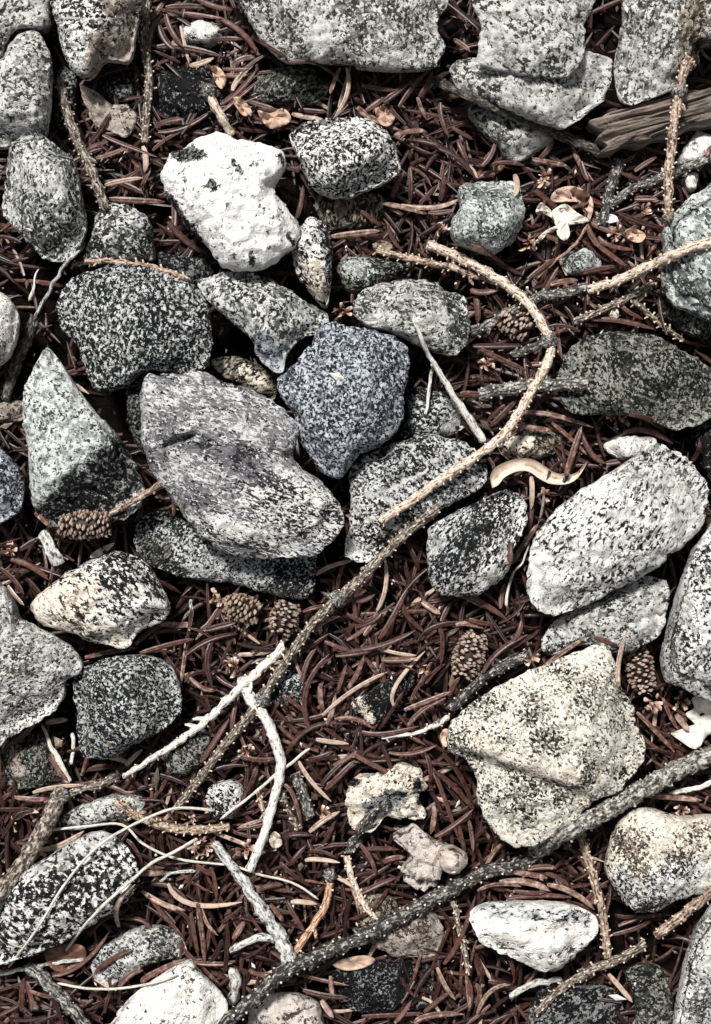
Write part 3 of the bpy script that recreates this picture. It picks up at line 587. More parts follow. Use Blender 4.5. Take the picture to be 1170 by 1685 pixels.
def add_knot(x, y, r, z, mat, parent, seed):
    V, F, U = [], [], []; c = w2(x, y, z)
    n, m_ = 12, 7
    for i in range(m_ + 1):
        th = math.pi * i / m_
        for j in range(n):
            a = 2 * math.pi * j / n
            d = Vector((math.sin(th) * math.cos(a), math.sin(th) * math.sin(a), math.cos(th)))
            rr = r * K * (1 + .35 * noise.noise(d * 2.2 + Vector((seed, 0, 0))))
            V.append(c + d * rr); U.append((j, i * .6 + seed, 0))
    F = [(i * n + j, (i + 1) * n + j, (i + 1) * n + (j + 1) % n, i * n + (j + 1) % n) for i in range(m_) for j in range(n)]
    return mesh_obj('knot', V, F, mat, parent, None, True, None, U)

for (name, cat, label, pts, r, mat, peg, o) in TW:
    sd_ = o.get('seed', 0)
    P, s, z = path3(pts, r, o.get('step', 5), o.get('lift', 0), o.get('stiff', .85), o.get('jit', 1.6 if mat in ('white', 'ashen', 'dark', 'grey') else 1.0), sd_)
    tp = o.get('taper', (1.0, .9)); rad = r * np.interp(s / s[-1], [0, 1], tp)
    if name in ('grass_stem', 'stick'): rad[-1] *= .4; rad[0] *= .6
    V, F, U, W, T = tube(P, s, z, rad, 10 if r > 6 else 7, (.17 if mat in ('white', 'ashen') else .11) if r > 4 else .06, o.get('plates', 0), sd_, o.get('flat', 1.0))
    c = W[len(W) // 2]; root = empty(name, (float(c[0]), float(c[1]), max(0.0, float(c[2]) - r * K)))
    tag(root, label, cat)
    off = np.array(root.location)
    inv = Matrix.Translation(root.location).inverted()
    def link(o_): o_.matrix_parent_inverse = inv; return o_
    link(mesh_obj('stem', V, F, BM[mat], root, None, True, None, U))
    if peg:
        big = r > 10
        PV, PF, pt = pegs(W, T, s, rad, o.get('spc', 4.6), o.get('pl', 5.6), 2.1 if big else 1.6, sd_)
        q = link(mesh_obj('needle_peg', PV, PF, M_peg[peg], root, None, True, {'tint': pt})); q['kind'] = 'stuff'
    for (x, y, kr) in o.get('knots', []):
        i = int(np.argmin(np.hypot(P[:, 0] - x, P[:, 1] - y)))
        link(add_knot(x, y, kr * 1.12, z[i], BM['grey' if mat not in ('dark', 'grey') else mat] if kr > 9 else BM['greyt'], root, sd_))
    if peg and s[-1] > 120:
        rs_ = random.Random(sd_ * 7)
        for _ in range(1 + int(s[-1] > 300) * 2):
            i = rs_.randint(len(s) // 6, len(s) * 5 // 6); d_ = P[min(i + 1, len(P) - 1)] - P[i - 1]; d_ = d_ / (np.hypot(*d_) + 1e-6)
            sg = rs_.choice((-1, 1)); nrm = np.array([-d_[1], d_[0]]) * sg; ln_ = rs_.uniform(12, 24)
            sp = np.array([P[i] + (d_ * .6 + nrm * .8) * ln_ * q_ + nrm * 2 * math.sin(q_ * 4) for q_ in np.linspace(0, 1, 7)])
            sz = z[i] + np.linspace(0, rs_.uniform(-.002, .004), 7); ssl = np.linspace(0, ln_, 7)
            bV, bF, bU, _w, _t = tube(sp, ssl, sz, r * np.linspace(.6, .28, 7), 7, .2, 0, sd_ + 70)
            link(mesh_obj('side_stub', bV, bF, BM[mat], root, None, True, None, bU))
    for (fp, fr) in o.get('forks', []):
        fP, fs, fz = path3(fp, fr, 5, o.get('lift', 0), .85, .8, sd_ + 50)
        i = int(np.argmin(np.hypot(P[:, 0] - fp[0][0], P[:, 1] - fp[0][1]))); fz[:3] = np.linspace(z[i], fz[3], 3)
        frd = fr * np.interp(fs / fs[-1], [0, 1], (1.0, .8))
        fV, fF, fU, fW, fT = tube(fP, fs, fz, frd, 9, .1, 0, sd_ + 9)
        link(mesh_obj('side_branch', fV, fF, BM[mat], root, None, True, None, fU))

# ------------------------------------------------------------------ needles
def needle_geo(P3, width, seg_w, thick=.42, roll=0.0, nside=6):
    n = len(P3); T = np.gradient(P3, axis=0); T /= np.linalg.norm(T, axis=1)[:, None] + 1e-12
    V = []
    sec = [(-1, 0), (-.5, .62), (0, .38), (.5, .62), (1, 0), (0, -.8)] if nside == 6 else [(-1, 0), (0, .8), (1, 0), (0, -.8)]
    up = np.array([0, 0, 1.0])
    for i in range(n):
        sd_ = np.cross(T[i], up); L = np.linalg.norm(sd_); sd_ = sd_ / L if L > 1e-6 else np.array([1, 0, 0.]); nu = np.cross(sd_, T[i])
        c_, s_ = math.cos(roll), math.sin(roll); a, b = sd_ * c_ + nu * s_, nu * c_ - sd_ * s_
        for (x, y) in sec: V.append(P3[i] + (a * x + b * y * thick) * width * .5 * seg_w[i])
    m = len(sec)
    F = [(i * m + j, (i + 1) * m + j, (i + 1) * m + (j + 1) % m, i * m + (j + 1) % m) for i in range(n - 1) for j in range(m)]
    F.append(tuple(reversed(range(m)))); F.append(tuple((n - 1) * m + j for j in range(m)))
    return V, F
SW9 = [.6, .9, 1, 1, 1, .98, .92, .74, .12]
SW5 = [.66, 1, 1, .92, .15]

def quad3(a, m, b, n):
    a, m, b = map(lambda q: np.array(q, float), (a, m, b)); c = 2 * m - .5 * (a + b)
    return np.array([(1 - t) ** 2 * a + 2 * t * (1 - t) * c + t * t * b for t in np.linspace(0, 1, n)])

# traced from enlargements: region origin, then start / middle / end in enlargement pixels
TRACE = {
 (0,0): [(685,235,695,140,750,55),(730,115,755,180,800,225),(760,65,785,140,840,215),(845,58,930,70,1020,85),(1000,80,1110,150,1175,240),(720,215,850,220,1020,260),(980,185,1040,178,1112,180),(1065,300,1110,270,1168,262),(1065,415,1100,350,1175,280),(1015,475,1100,410,1175,320),(440,358,510,325,590,312),(560,462,600,450,655,445),(415,655,465,590,505,515),(395,690,440,665,495,650),(715,580,770,555,845,545),(725,605,850,580,965,510),(700,690,760,640,835,600),(470,620,560,660,720,720),(440,725,520,700,600,665),(655,670,668,730,662,790),(480,850,560,830,655,815),(505,830,580,850,660,890),(645,862,665,820,690,768),(485,745,500,790,520,830),(500,913,620,920,755,925),(770,1015,850,1100,950,1165),(870,300,920,290,980,265),(1020,315,1080,318,1140,315),(1030,345,1080,345,1130,342),(840,600,900,605,950,612),(760,35,860,28,950,38),(900,-10,990,30,1080,40),(745,15,720,50,690,90),(1085,60,1120,90,1150,145),(790,850,800,1010,775,1060)],
 (380,0): [(0,120,70,180,130,250),(30,65,70,110,90,150),(95,165,180,215,260,265),(235,282,370,285,485,330),(5,415,70,310,185,240),(500,310,470,380,455,430),(530,310,535,420,475,535),(600,390,680,405,755,412),(700,470,750,430,815,385),(770,490,850,380,930,300),(865,445,900,390,925,330),(310,505,370,510,440,515),(280,520,340,535,420,545),(78,462,140,480,200,498),(445,525,465,490,480,480),(580,490,650,545,770,595),(835,640,900,650,950,665),(870,665,1020,710,1125,820),(690,930,810,955,900,980),(780,940,930,950,1050,910),(905,975,960,975,1020,962),(820,770,825,850,820,935),(740,905,760,850,795,785),(865,930,900,900,940,850),(960,920,970,860,980,800),(855,445,870,490,895,545),(900,30,950,120,1000,175),(1020,180,1060,205,1095,235),(940,0,1010,50,1075,95),(955,280,970,340,965,370),(720,1030,745,1100,790,1150),(460,1085,580,1070,685,1058),(590,960,640,1000,690,1035),(300,1000,320,930,330,850),(705,985,740,1010,770,1035),(410,310,420,360,425,400),(430,345,470,380,500,400),(560,330,600,380,610,400),(990,660,1005,650,1020,635),(750,620,830,600,890,600),(795,335,815,360,835,395),(1015,585,1060,610,1110,640),(1040,640,1060,690,1090,750),(960,470,965,540,1000,630),(870,670,885,710,885,755),(620,505,670,470,720,430)],
 (750,0): [(0,180,30,200,65,230),(385,725,420,690,450,640),(600,860,630,820,655,785),(70,1115,150,1160,240,1226),(745,975,850,1020,970,1050),(605,1035,660,1130,780,1215),(620,1020,670,1045,740,1070),(655,1085,710,1125,820,1145),(820,912,870,910,925,912),(155,760,230,745,315,760),(300,800,305,830,300,870),(395,1220,420,1200,450,1180),(350,730,430,745,510,760),(575,740,590,790,610,830),(490,780,515,810,535,840),(0,660,20,700,50,750),(0,725,50,760,100,815),(220,755,170,790,110,810),(1110,785,1140,730,1175,660),(930,780,940,730,950,690),(820,785,870,750,920,720),(365,870,400,900,460,950),(320,930,360,925,400,935),(120,760,160,710,180,650),(270,800,280,850,270,900)],
 (750,400): [(70,0,150,60,240,135),(640,0,720,60,780,105),(330,165,400,110,460,70),(75,472,180,472,305,470),(115,485,200,530,320,580),(270,835,380,850,440,860),(300,775,450,790,630,845),(360,765,430,700,600,680),(440,825,520,890,600,970),(505,1065,540,950,578,840),(165,835,220,780,280,720),(770,870,880,860,995,920),(795,788,890,810,970,880),(620,350,750,355,910,395),(750,280,800,320,860,350),(570,140,650,120,750,105),(435,190,500,175,560,170),(90,240,100,300,100,370),(70,210,110,225,200,215),(0,600,70,590,60,560),(690,1010,750,1000,810,980),(560,830,620,960,690,1010),(430,1045,480,1020,500,985),(1080,1005,1110,960,1118,910),(345,1070,350,1140,345,1220),(165,570,180,600,195,630),(100,595,130,610,165,630),(20,690,80,690,150,700),(320,560,390,555,455,562),(55,520,60,550,100,560),(140,800,120,770,135,730),(145,815,190,770,225,740),(400,240,430,180,470,110),(240,60,250,100,265,130)],
 (0,820): [(50,280,140,310,225,375),(0,320,60,370,110,440),(35,400,70,450,110,490),(20,250,30,290,45,330),(155,60,200,100,235,135),(165,345,175,390,185,430),(390,728,520,700,630,685),(640,710,780,670,890,645),(620,670,700,600,760,580),(735,575,820,580,890,575),(900,650,905,620,915,580),(850,720,960,650,1090,620),(945,605,1000,590,1080,570),(920,600,960,570,1000,500),(975,650,950,750,975,870),(870,780,880,740,890,700),(790,690,820,710,850,740),(700,620,770,605,830,600),(860,930,890,950,920,980),(1060,1060,1070,990,1085,910),(920,1210,980,1120,1050,1010),(580,1226,610,1190,655,1150),(500,1190,560,1200,590,1225),(870,820,930,870,990,880),(630,100,645,60,655,0),(20,1150,100,1090,160,1030),(210,1030,260,1020,310,1015),(930,680,925,710,920,760),(980,760,1000,800,1010,830),(1030,610,1080,650,1110,600)],
 (380,820): [(325,840,350,750,390,690),(360,1065,345,880,450,715),(410,850,410,920,425,970),(420,995,560,880,720,795),(545,700,700,670,845,605),(480,722,580,710,650,695),(430,655,490,680,560,705),(530,528,580,560,615,578),(530,650,620,590,670,515),(610,630,660,570,718,515),(680,645,740,550,810,410),(670,515,710,400,705,270),(800,195,840,270,860,330),(780,470,810,540,885,612),(875,475,920,505,960,530),(965,565,985,520,1010,475),(890,615,1000,575,1155,590),(1055,445,1110,470,1170,505),(950,580,970,650,962,770),(745,950,760,850,890,700),(680,1060,740,970,800,870),(600,1070,700,1080,860,1045),(795,970,900,930,1010,885),(815,1040,880,970,985,915),(475,1012,570,1010,650,1055),(250,1175,370,1050,540,1035),(725,1165,830,1170,945,1130),(535,870,580,800,610,720),(535,875,560,850,600,815),(470,1222,520,1200,575,1160),(600,1220,580,1190,565,1175),(895,850,930,800,980,760),(830,400,870,380,895,375),(420,235,450,255,480,275),(390,350,460,310,560,285),(330,520,390,500,455,490),(235,905,290,940,340,985),(1000,910,1020,860,1050,820),(825,930,860,860,920,790),(690,740,780,740,850,730),(560,630,600,650,640,665),(730,545,760,560,800,560),(610,1170,630,1140,655,1120),(650,680,760,710,850,720),(400,610,420,570,500,540),(460,830,480,780,505,755),(490,880,510,820,530,760),(390,1105,450,1115,540,1125),(570,590,650,560,690,520),(440,1035,465,970,480,900),(980,640,1010,610,1060,640),(620,395,640,350,660,310),(870,515,900,545,950,545),(355,1195,400,1190,470,1160),(780,1180,840,1200,850,1226),(560,460,600,470,660,440),(1090,545,1110,510,1120,490)],
 (750,820): [(25,445,120,480,235,555),(0,580,60,575,125,595),(60,555,110,570,180,580),(125,800,200,700,330,625),(415,760,500,700,590,640),(635,635,690,655,745,680),(750,860,745,760,785,605),(255,300,320,200,380,115),(330,150,345,80,350,0),(370,0,400,10,430,35),(205,505,210,440,225,390),(245,305,250,240,250,200),(830,980,900,1050,1005,1165),(950,915,980,990,1020,1060),(1010,990,1040,1030,1070,1065),(265,650,290,610,300,560),(0,540,30,545,50,560),(60,540,80,510,90,490),(340,605,360,580,390,535),(850,1080,900,1130,1010,1200),(0,460,20,465,45,470)],
 (0,1240): [(65,200,150,210,220,208),(0,220,30,205,60,195),(50,320,90,265,165,265),(190,440,280,420,385,355),(150,180,250,155,385,145),(235,0,260,60,315,130),(545,795,540,690,620,600),(580,395,620,440,655,520),(550,540,650,548,780,545),(410,835,470,760,570,720),(770,595,880,690,1110,680),(695,600,800,620,885,720),(680,650,750,740,840,840),(765,715,860,760,870,900),(875,730,890,830,910,935),(905,685,925,820,940,960),(920,700,950,780,1000,835),(960,970,1000,900,1020,850),(1015,775,1060,745,1110,700),(965,520,985,590,990,670),(240,1020,380,960,505,810),(480,1190,500,1110,535,1050),(130,1085,200,1110,250,1115),(120,1045,140,1110,145,1180),(545,1070,600,1010,655,995),(650,1050,700,1010,850,940),(815,870,900,960,1010,1060),(590,800,630,775,665,765),(430,50,470,70,510,90),(580,55,610,30,640,0),(650,630,750,690,850,720),(0,150,30,175,55,190),(0,255,60,258,130,252),(1030,1000,1040,900,1045,780),(660,270,675,220,695,190),(600,900,500,950,430,1010),(1070,850,1100,800,1120,770),(510,40,550,70,590,80),(100,1180,100,1100,110,1030),(1130,170,1100,230,1070,290),(900,510,940,540,980,560),(700,850,660,770,560,760)],
 (380,1240): [(310,35,370,130,460,220),(240,140,290,200,325,345),(415,145,470,80,560,0),(435,165,500,100,570,30),(560,0,640,45,740,95),(360,360,420,310,500,265),(420,415,450,370,475,310),(240,385,300,370,380,375),(340,490,400,485,500,500),(270,510,300,470,345,420),(350,455,410,450,480,475),(225,500,290,560,370,610),(590,415,640,480,665,560),(615,440,690,435,770,440),(600,640,680,600,755,570),(275,680,330,680,395,690),(260,680,290,740,340,820),(130,625,180,605,240,600),(180,690,220,740,240,770),(895,0,915,70,910,135),(820,10,900,140,990,320),(920,60,970,180,1050,410),(970,0,1050,100,1115,250),(930,80,1020,150,1110,260),(935,380,1020,330,1110,255),(1090,305,1105,380,1110,450),(1045,330,1060,400,1075,455),(940,380,970,385,1010,370),(930,240,930,300,915,370),(975,965,1050,850,1120,655),(945,980,980,1060,1030,1130),(885,1185,940,1140,1000,1095),(750,1235,790,1190,825,1135),(600,1205,740,1200,880,1190),(330,1085,430,1110,540,1118),(85,990,120,1010,200,1010),(840,1235,920,1200,1065,1195),(1080,1020,1090,1100,1095,1170),(5,760,30,720,60,700),(120,70,100,120,75,175),(10,700,30,690,50,680),(455,1020,460,1070,465,1130),(415,1130,440,1170,470,1210),(1050,60,1100,70,1145,60),(30,10,130,30,210,20),(400,60,430,40,430,20),(700,500,740,480,800,475),(720,620,640,720,540,760),(0,1235,50,1180,90,1150),(530,330,510,400,500,400),(355,40,430,20,500,15)],
 (750,1240): [(200,590,330,590,430,630),(240,665,380,650,530,660),(100,630,190,600,300,610),(420,600,540,640,635,715),(265,545,350,555,420,570),(410,550,470,570,520,610),(90,890,220,900,270,1050),(0,870,50,780,90,650),(60,300,75,380,80,450),(0,320,40,300,80,255),(330,530,400,520,460,525),(730,740,780,750,830,740),(745,790,860,750,980,740),(270,630,350,640,420,635),(480,545,510,520,550,520),(0,1175,20,1170,45,1178),(100,1190,160,1090,250,1060),(60,1180,70,1100,55,1030),(95,1160,110,1100,90,1050),(180,1200,190,1100,170,1120),(150,1045,200,1055,250,1070),(860,230,910,225,950,240),(880,195,1000,200,1130,215),(450,690,540,690,610,715),(495,680,560,700,640,740),(720,830,830,800,900,760),(470,560,480,600,560,640),(700,1010,760,1080,810,1140)],
}
anchors = [(s_[0], *np.mean([(max(0, min(1170, x)), max(0, min(1685, y))) for x, y in s_[2]], axis=0)) for s_ in ST]
used = {}
def needle_label(x1, y1, x2, y2, bend, L, tint):
    mx, my = (x1 + x2) / 2, (y1 + y2) / 2
    a = sorted(anchors, key=lambda q: math.hypot(q[1] - mx, q[2] - my))[:4]
    ln = 'long' if L > 66 else 'short' if L < 42 else ''
    cv = 'curved' if bend > .07 else 'straight'
    tn = 'pale' if tint > .72 else 'dark' if tint < .36 else 'brown'
    an = math.degrees(math.atan2(-(y2 - y1), x2 - x1)) % 180
    di = 'lying level' if an < 20 or an > 160 else 'upright' if 70 < an < 110 else 'slanting up right' if an < 90 else 'slanting up left'
    head = ' '.join(t for t in (ln, cv, tn, 'needle', di) if t)
    def rel(q):
        dx, dy = mx - q[1], my - q[2]
        return ('right of' if dx > 0 else 'left of') if abs(dx) > abs(dy) else ('below' if dy > 0 else 'above')
    opts = ['%s, %s %s' % (head, rel(a[0]), a[0][0]), '%s, between %s and %s' % (head, a[0][0], a[1][0]), '%s, between %s and %s' % (head, a[0][0], a[2][0]),
            '%s, %s %s' % (head, rel(a[1]), a[1][0]), '%s, %s %s' % (head, rel(a[2]), a[2][0]), '%s, between %s and %s' % (head, a[1][0], a[2][0]), '%s, %s %s' % (head, rel(a[3]), a[3][0])]
    for t in opts:
        if t not in used and len(t.replace('-', ' ').split()) <= 16: used[t] = 1; return t
    used[opts[0]] = used.get(opts[0], 1) + 1
    return opts[0]

n_ind = 0
def single_needle(x1, y1, xm, ym, x2, y2, width=9.0, tint=None, lift=None, traced=True):
    global n_ind
    rr = random.Random(n_ind * 13 + 5)
    tint = tint if tint is not None else min(.95, max(.25, rr.gauss(.61, .14))) if rr.random() > .05 else .98
    q = quad3((x1, y1), (xm, ym), (x2, y2), 9)
    pr = [probe(x, y) for x, y in q]
    on = sum(p[1] for p in pr) >= 5
    L = math.hypot(x2 - x1, y2 - y1)
    if on:
        z = hull_z(np.linspace(0, 1, 9), np.array([p[0] for p in pr])) + .0012
    else:
        c = min(4, 8); base = litter_z(*w2(*q[4], .013)[:2])
        z = base + (lift if lift is not None else rr.uniform(.003, .0065)) + np.linspace(-1, 1, 9) * rr.uniform(-.0018, .0018)
    z = z + .001 * np.sin(np.linspace(0, math.pi, 9)) * rr.uniform(-.5, 1.5)
    P3 = np.array([w2(x, y, zz) for (x, y), zz in zip(q, z)])
    if rr.random() < .5 and not traced: P3 = P3[::-1]
    V, F = needle_geo(P3, width * K * rr.uniform(.85, 1.12), SW9, .42, rr.uniform(-.5, .5))
    c = P3[4]; o = mesh_obj('needle', [v - c for v in V], F, M_needle, None, tuple(c), False, {'tint': [tint] * len(V)})
    bend = math.hypot(xm - (x1 + x2) / 2, ym - (y1 + y2) / 2) / max(L, 1)
    tag(o, needle_label(x1, y1, x2, y2, bend, L, tint), 'needle', 'brown conifer needles lying on top of the litter')
    n_ind += 1

f_ = 420 / 1170
tr = []
for (ox, oy), L_ in TRACE.items():
    for (a, b, c, d, e, g) in L_:
        tr.append((ox + a * f_, oy + b * f_, ox + c * f_, oy + d * f_, ox + e * f_, oy + g * f_))
seen = []
for t in tr:
    if any(math.hypot(t[2] - u[2], t[3] - u[3]) < 7 and abs(t[0] - u[0]) < 14 and abs(t[1] - u[1]) < 14 for u in seen): continue
    seen.append(t)
rs = random.Random(3)
if len(seen) > 300: seen = sorted(seen, key=lambda t: -math.hypot(t[0] - t[4], t[1] - t[5]))[:300]
for t in seen: single_needle(*t, width=rs.uniform(7.2, 9.6))
print('traced needles', len(seen))

GAPS = [(205,680,45),(200,715,30),(400,560,30),(385,580,40),(575,800,30),(560,915,20),(110,190,35),(100,120,40),(65,560,50),(40,610,50),(20,640,40),(1090,560,30),(1100,900,40),(1115,930,30),(1080,1150,20),(100,1155,30),(110,1200,25),(270,1000,30),(300,1000,30),(440,330,40),(480,330,30),(985,180,50),(700,730,20),(1180,730,50),(1160,700,40),(1100,590,30),(930,450,25),(450,1240,20),(470,1640,30),(600,1620,60),(820,1640,40),(1050,1560,60),(1060,1620,50),(990,60,30),(740,60,30),(0,200,30),(30,445,40),(60,480,50),(330,490,20),(1000,520,20),(150,660,20),(1070,1530,30),(680,600,20)]
while n_ind < 300:
    x, y = rs.uniform(5, 1165), rs.uniform(5, 1680)
    if probe(x, y)[1] or any(math.hypot(x - g[0], y - g[1]) < g[2] for g in GAPS): continue
    a = rs.uniform(0, math.pi * 2); L = rs.uniform(40, 80); b = rs.uniform(-7, 7)
    dx, dy = math.cos(a) * L / 2, math.sin(a) * L / 2
    if probe(x + dx, y + dy)[1] and probe(x - dx, y - dy)[1]: continue
    single_needle(x - dx, y - dy, x - math.sin(a) * b, y + math.cos(a) * b, x + dx, y + dy, rs.uniform(7, 9.4), traced=False)

def needle_bed():
    rr = random.Random(21); V, F, t = [], [], []; cnt = 0
    tries = 0
    while cnt < 6500 and tries < 60000:
        tries += 1
        inner = rr.random() < .93
        x, y = (rr.uniform(-60, 1230), rr.uniform(-60, 1745)) if inner else (rr.uniform(-700, 1870), rr.uniform(-700, 2385))
        a = rr.uniform(0, math.pi * 2) if rr.random() < .7 else noise.noise(Vector((x * .004, y * .004, 1))) * 6 + rr.gauss(0, .35)
        L = rr.uniform(42, 92); ca, sa = math.cos(a), math.sin(a)
        deep = rr.random() ** .8
        if 0 < x < 1170 and 0 < y < 1685:
            c1 = probe(x, y)[1]
            if c1 and (probe(x + ca * L * .4, y + sa * L * .4)[1] and probe(x - ca * L * .4, y - sa * L * .4)[1]): continue
            if any(math.hypot(x - g[0], y - g[1]) < g[2] * 1.1 for g in GAPS):
                if rr.random() < .75: continue
                deep = max(deep, .8)
            if stone_dist(x, y) < 20 and rr.random() < .5: continue
        p0 = w2(x, y, .013); z = litter_z(p0.x, p0.y) + .0025 - deep * .016
        b = rr.uniform(-8, 8) if rr.random() < .6 else 0; tl = rr.uniform(-.0022, .0022) * (1 + deep)
        q = quad3((x - ca * L / 2, y - sa * L / 2), (x - sa * b, y + ca * b), (x + ca * L / 2, y + sa * L / 2), 5)
        P3 = np.array([w2(u, v_, z + tl * k) for (u, v_), k in zip(q, (-1, -.5, 0, .5, 1))])
        nV, nF = needle_geo(P3, rr.uniform(5.2, 8.2) * K, SW5, .6, rr.uniform(-.7, .7), 4 if deep > .35 else 6)
        o = len(V); V += nV; F += [tuple(o + k for k in f) for f in nF]
        tt = min(.9, max(.1, rr.gauss(.34, .17))) if rr.random() > .025 else .97
        t += [tt] * len(nV); cnt += 1
    o = mesh_obj('needle_litter', V, F, M_needle, None, None, False, {'tint': t})
    tag(o, 'thick bed of fallen reddish brown conifer needles between the stones', 'needle litter', None, 'stuff')
needle_bed()

# ------------------------------------------------------------------ cones
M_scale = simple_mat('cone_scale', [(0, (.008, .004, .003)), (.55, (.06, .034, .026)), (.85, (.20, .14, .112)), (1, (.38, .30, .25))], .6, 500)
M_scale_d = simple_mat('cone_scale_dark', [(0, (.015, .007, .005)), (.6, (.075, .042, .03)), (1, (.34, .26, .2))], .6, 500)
def scale_mesh(name, mat, l, wd, th, curl=.5, seed=0):
    rr = random.Random(seed); V, t = [], []
    prof = [(0, .45), (.45, .9), (.8, 1.0), (1.0, .8)]
    for (u, ww) in prof:
        zc = curl * u * u * l
        for (sx, sz) in ((-1, 0), (-.4, 1), (.4, 1), (1, 0), (0, -.6)):
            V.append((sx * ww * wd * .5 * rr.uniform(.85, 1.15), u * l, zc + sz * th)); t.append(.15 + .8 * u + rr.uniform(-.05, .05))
    n = 5; F = [(i * n + j, i * n + (j + 1) % n, (i + 1) * n + (j + 1) % n, (i + 1) * n + j) for i in range(3) for j in range(n)]
    F.append(tuple(3 * n + j for j in range(n))); F.append(tuple(reversed(range(n))))
    me = bpy.data.meshes.new(name); me.from_pydata(V, [], F)
    at = me.attributes.new('tint', 'FLOAT', 'POINT'); at.data.foreach_set('value', t); me.materials.append(mat)
    return me
def cone(label, x, y, ang, length, r, dark=False, lift=0):
    mat = M_scale_d if dark else M_scale
    z = probe(x, y)[0] + r * K * .35 + lift * .001; c = w2(x, y, z); r *= .92; length *= .95; root = empty('conifer_cone', c); tag(root, label, 'conifer cone', 'small conifer cones')
    root.rotation_euler = (0, 0, R(ang))     # local +Y is the cone's axis towards its tip
    V, F, t = [], [], []; n = 12
    for i in range(9):
        u = i / 8; rr_ = r * .72 * math.sin(math.pi * (.08 + .86 * u)) ** .6
        for j in range(n):
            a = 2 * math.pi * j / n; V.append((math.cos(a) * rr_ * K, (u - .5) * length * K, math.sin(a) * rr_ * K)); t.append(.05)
    F = [(i * n + j, (i + 1) * n + j, (i + 1) * n + (j + 1) % n, i * n + (j + 1) % n) for i in range(8) for j in range(n)]
    F.append(tuple(range(n))); F.append(tuple(reversed([8 * n + j for j in range(n)])))
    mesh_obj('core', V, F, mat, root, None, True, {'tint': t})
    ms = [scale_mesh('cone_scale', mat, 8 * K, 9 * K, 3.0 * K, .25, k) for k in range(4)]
    N = int(length * r / 11); rr = random.Random(int(x))
    for k in range(N):
        u = (k + .5) / N; a = k * 2.39996 + rr.uniform(-.22, .22)
        if math.sin(a) < -.6: continue
        rad = r * .66 * math.sin(math.pi * (.1 + .84 * u)) ** .6
        o = bpy.data.objects.new('scale', ms[k % 4]); C.objects.link(o); o.parent = root
        out = Vector((math.cos(a), 0, math.sin(a))); yax = (out * rr.uniform(.8, 1.2) + Vector((0, .75, 0))).normalized()
        xax = yax.cross(out).normalized(); zax = xax.cross(yax); a += 0; js = rr.uniform(.8, 1.25)
        o.matrix_local = Matrix.Translation((out.x * rad * K, (u - .5) * length * K, out.z * rad * K)) @ Matrix((xax, yax, zax)).transposed().to_4x4() @ Matrix.Rotation(rr.uniform(-.5, .5), 4, 'Y') @ Matrix.Rotation(rr.uniform(-.3, .3), 4, 'X') @ Matrix.Scale(js, 4)
cone('plump cone lying just above the black pegged twig', 772, 1078, -22, 76, 29)
cone('upright narrow cone right of the big cream stone', 1052, 1098, 12, 86, 24)
cone('small pale cone above the long knobbly twig', 468, 1018, -20, 56, 26)
cone('horizontal cone under the triangular green stone', 142, 864, 92, 84, 24)
cone('small round cone in crook of the curved tan twig', 848, 534, 60, 56, 23, lift=1)
cone('dark cone left of the small pale cone', 400, 1002, 70, 58, 24, dark=True)

# ------------------------------------------------------------------ bract clusters
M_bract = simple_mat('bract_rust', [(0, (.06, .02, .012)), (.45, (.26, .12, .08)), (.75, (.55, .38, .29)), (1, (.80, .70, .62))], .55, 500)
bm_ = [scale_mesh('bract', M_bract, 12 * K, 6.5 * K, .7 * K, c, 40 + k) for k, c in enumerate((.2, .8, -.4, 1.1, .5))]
for (label, x, y, r, n) in [
    ('rusty bract cluster above the bleached forked twig', 388, 1096, 22, 15), ('large rusty and white bract cluster on dark olive stone', 1014, 688, 28, 24),
    ('small bract cluster above the start of curved twig', 722, 380, 14, 9), ('reddish bract cluster above the blue-grey stone', 562, 514, 17, 13),
    ('dry bract cluster below the long knobbly twig', 402, 1232, 22, 15), ('red bract cluster where pale stems meet', 335, 1392, 27, 22),
    ('brown bract cluster left of the torn white leaf', 868, 398, 19, 14), ('brown bract cluster above the curled brown leaf', 893, 294, 17, 13),
    ('small brown bract cluster near the upright tan twig', 1055, 346, 14, 10), ('pale crumpled bract right of the torn white leaf', 1012, 384, 16, 11),
    ('crumpled bract cluster at left edge', 12, 903, 18, 12), ('tiny bract cluster below the bright oval stone', 873, 1080, 14, 10),
    ('rusty bract cluster under the upright narrow cone', 1072, 1155, 20, 15), ('rusty bract cluster above dry leaf at right', 1118, 1152, 16, 12),
    ('tiny rust bract above the peach edge stone', 1118, 1330, 12, 9), ('small bract cluster left of the bleached fork arm', 310, 1345, 14, 9),
    ('dim bract cluster at right of the ashen stick top', 405, 1395, 15, 10), ('pale bract beside the short dark barky twig', 530, 1335, 12, 8),
    ('small bract cluster left of curved twig bend', 800, 600, 14, 9), ('small bract cluster under the curled pale strip', 897, 815, 12, 8),
    ('tiny bract cluster inside the needle bed at centre', 697, 1098, 10, 7), ('dim bract cluster under the low dark slab', 362, 985, 18, 12)]:
    z = probe(x, y)[0] + .002; root = empty('bract_cluster', w2(x, y, z)); tag(root, label, 'bract cluster', 'crumpled rusty bract clusters')
    rr = random.Random(x)
    for k in range(n):
        o = bpy.data.objects.new('bract', bm_[rr.randint(0, 4)]); C.objects.link(o); o.parent = root
        a = rr.uniform(0, 6.28); d = r * .45 * rr.random() * K
        o.location = (math.cos(a) * d, math.sin(a) * d, rr.uniform(0, .004)); o.rotation_euler = (rr.uniform(-.3, 1.1), rr.uniform(-.9, .9), a - 1.57 + rr.uniform(-.6, .6)); o.scale = [rr.uniform(.6, 1.2)] * 3

